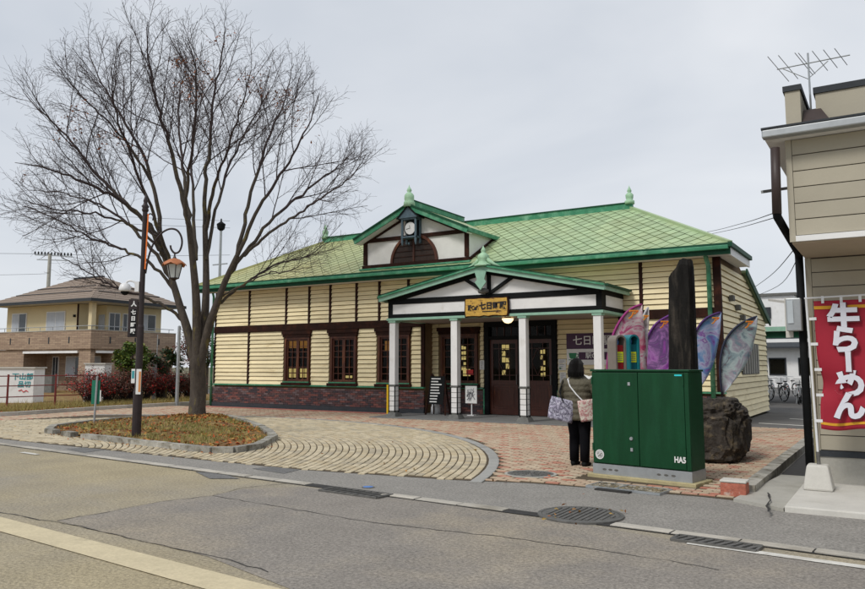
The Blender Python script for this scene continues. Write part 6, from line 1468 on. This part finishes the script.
def hwin(x0, x1, z0, z1, y, m, pn='pane', face='y'):
    if face == 'y':
        w = hp('window', M['white'], (x0, x1, y - .06, y, z0, z1)); n = 2
        for k in range(n): a = x0 + .06 + (x1 - x0 - .06) * k / n; hp(pn, m[k % len(m)], (a, a + (x1 - x0 - .06) / n - .06, y - .072, y - .061, z0 + .06, z1 - .06), parent=w)
    else:
        w = hp('window', M['white'], (y, y + .06, x0, x1, z0, z1))
        for k in range(2): a = x0 + .06 + (x1 - x0 - .06) * k / 2; hp(pn, m[k % len(m)], (y + .061, y + .072, a, a + (x1 - x0 - .06) / 2 - .06, z0 + .06, z1 - .06), parent=w)
CU, DG = M['curtain'], M['dark_glass']
hwin(-4.9, -3.1, 3.7, 5.0, .5, [CU, CU]); hwin(-8.4, -6.9, 3.7, 5.0, .5, [CU, DG]); hwin(.0 + 2.05, 2.9, 3.5, 4.95, -1.1, [DG, DG], face='x'); hwin(3.1, 3.8, 3.5, 4.95, -1.1, [DG, CU], face='x'); hwin(4.4, 5.8, 3.9, 5.0, -1.1, [CU, DG], face='x')
hp('balcony_door', M['curtain'], (-1.75, -1.25, 1.83, 1.899, 2.8, 4.8)); hp('wall_lamp', M['black'], (-2.3, -2.15, .4, .499, 4.6, 4.75)); 
hp('shutter_box', M['white'], (-6.28, -1.07, -.10, -.002, 2.36, 2.5)); hp('shutter_box', M['white'], (.002, .10, .32, 1.98, 2.36, 2.5))
hwin(-4.3, -2.5, .9, 2.2, 1.6, [CU, DG]); hwin(-5.6, -5.0, .3, 2.2, 1.6, [DG, DG]); hwin(-2.1, -1.4, .3, 2.2, 1.6, [DG, CU]); hwin(.5, 1.5, .3, 2.2, -1.0, [DG, CU], face='x'); hp('side_wall', M['house_brick'], (-1.06, -1.0, .301, 1.99, 0, 2.39))
hp('terrace_wall', M['stone_dark'], (-7, -1.2, -1.6, -1.4, 0, 1.05))
e0, e1 = -9.6, .55; f0, f1 = -.55, 6.9; ze = 5.58; rzz = 7.42; ym = (f0 + f1) / 2
rv_ = [(e0, f0, ze), (e1, f0, ze), (e1, f1, ze), (e0, f1, ze), (e0 + 3.6, ym, rzz), (e1 - 3.7, ym, rzz)]
ro = MB().add(rv_, [(0, 1, 5, 4), (1, 2, 5), (2, 3, 4, 5), (3, 0, 4), (3, 2, 1, 0)]).build('roof', M['house_roof'], H_, local=True)
A, Bv, C, D = [Vector(v) for v in ((e0, f0, ze), (e1, f0, ze), (e1 - 3.7, ym, rzz), (e0 + 3.6, ym, rzz))]
tl = MB(); nrow = 15
for k in range(nrow):
    f = k / nrow; g_ = (k + 1) / nrow; tl.tone = rnd.random(); up_ = Vector((0, -.01, .022))
    tl.add([A.lerp(D, f) + up_ * 1.5, Bv.lerp(C, f) + up_ * 1.5, Bv.lerp(C, g_) + up_ * .4, A.lerp(D, g_) + up_ * .4, A.lerp(D, f), Bv.lerp(C, f)], [(0, 1, 2, 3), (4, 5, 1, 0)])
    E2 = Vector((e1, f1, ze)); u2 = Vector((.01, 0, .022))
    tl.add([Bv.lerp(C, f) + u2 * 1.5, E2.lerp(C, f) + u2 * 1.5, E2.lerp(C, g_) + u2 * .4, Bv.lerp(C, g_) + u2 * .4, Bv.lerp(C, f), E2.lerp(C, f)], [(0, 1, 2, 3), (4, 5, 1, 0)])
tl.build('tile_courses', M['house_roof'], ro, local=True, kind='stuff')
for q in (.3, .55): MB().bar(A.lerp(D, q).lerp(Bv.lerp(C, q), .035) + Vector((0, -.02, .05)), Bv.lerp(C, q).lerp(A.lerp(D, q), .035) + Vector((0, -.02, .05)), .04, .05).build('snow_guard', M['plinth'], ro, local=True); MB().bar(Bv.lerp(C, q).lerp(E2.lerp(C, q), .04) + Vector((.02, 0, .05)), E2.lerp(C, q).lerp(Bv.lerp(C, q), .04) + Vector((.02, 0, .05)), .04, .05).build('snow_guard', M['plinth'], ro, local=True)
MB().bar(D + Vector((0, 0, .05)), C + Vector((0, 0, .05)), .2, .1).build('ridge', M['plinth'], ro, local=True)
hp('fascia', M['plinth'], (e0, e1, f0 - .05, f0 - .002, ze - .16, ze + .03), (e1 + .002, e1 + .05, f0 - .05, f1, ze - .16, ze + .03), parent=ro); hp('soffit', M['concrete_pale'], (e0, e1, f0, f1, ze - .14, ze - .10), parent=ro)
# ------------------------------------------------------------------ power pole and wires
c = at(44, 366, 70); zt = at(45, 252, 70).z; t = thing('power_pole', (c.x, c.y, 0), 'concrete power pole with a crossarm of insulators behind the house', 'power pole', rz=la)
MB().lathe([(.22, 0), (.15, zt), (.02, zt + .03)], n=12).build('pole', M['concrete'], t, local=True)
b = MB().bar((-1.4, 0, zt - .1), (2.1, 0, zt - .25), .09, .10).bar((-1.2, 0, zt - .55), (1.9, 0, zt - .65), .08, .08); b.build('crossarm', M['steel'], t, local=True)
for k in range(12): x = -1.4 + 3.4 * k / 11; MB().lathe([(.05, 0), (.09, .10), (.05, .16), (.09, .22), (.02, .3)], (x, 0, zt - .06 - .15 * (k / 11)), 8).build('insulator', M['black'], t, local=True)
def wire(pts, r, label, depth=None):
    P = [at(x, y, d_) for x, y, d_ in pts]; Q = crom(P, 6)
    o = MB().tube(Q, r, 5).build('overhead_wire', M['black']); tag(o, label, 'wire', 'overhead wires')
for y0, y1 in ((212, 221), (219, 228)): wire([(-60, y0 - 4, 75), (60, y0 + 1, 75), (140, (y0 + y1) / 2 + 1, 75), (230, y1, 75)], .016, 'upper thin wire crossing the sky behind the bare tree' if y0 == 212 else 'lower thin wire crossing the sky behind the bare tree')
wire([(-60, 253, 69), (45, 254, 69), (130, 256, 71), (230, 255, 75)], .016, 'thin overhead wire carried by the power pole')
wire([(-60, 276, 72), (40, 274, 70.3), (44, 272, 70.1)], .014, 'thin overhead wire ending low on the power pole')
wire([(640, 240, 52), (700, 233, 36), (740, 224, 24), (777, 212, 12.6)], .009, 'service wire sagging to the downpipe corner of the shop')
wire([(690, 238, 40), (730, 230, 25), (777, 217, 12.6)], .008, 'lower service wire to the downpipe corner of the shop')
wire([(740, 297, 30), (770, 276, 20), (797, 246, 11.1)], .008, 'slack cable between the station eaves and the shop')
wire([(745, 300, 30), (778, 286, 20), (799, 256, 11.1)], .007, 'lower slack cable between the station eaves and the shop')
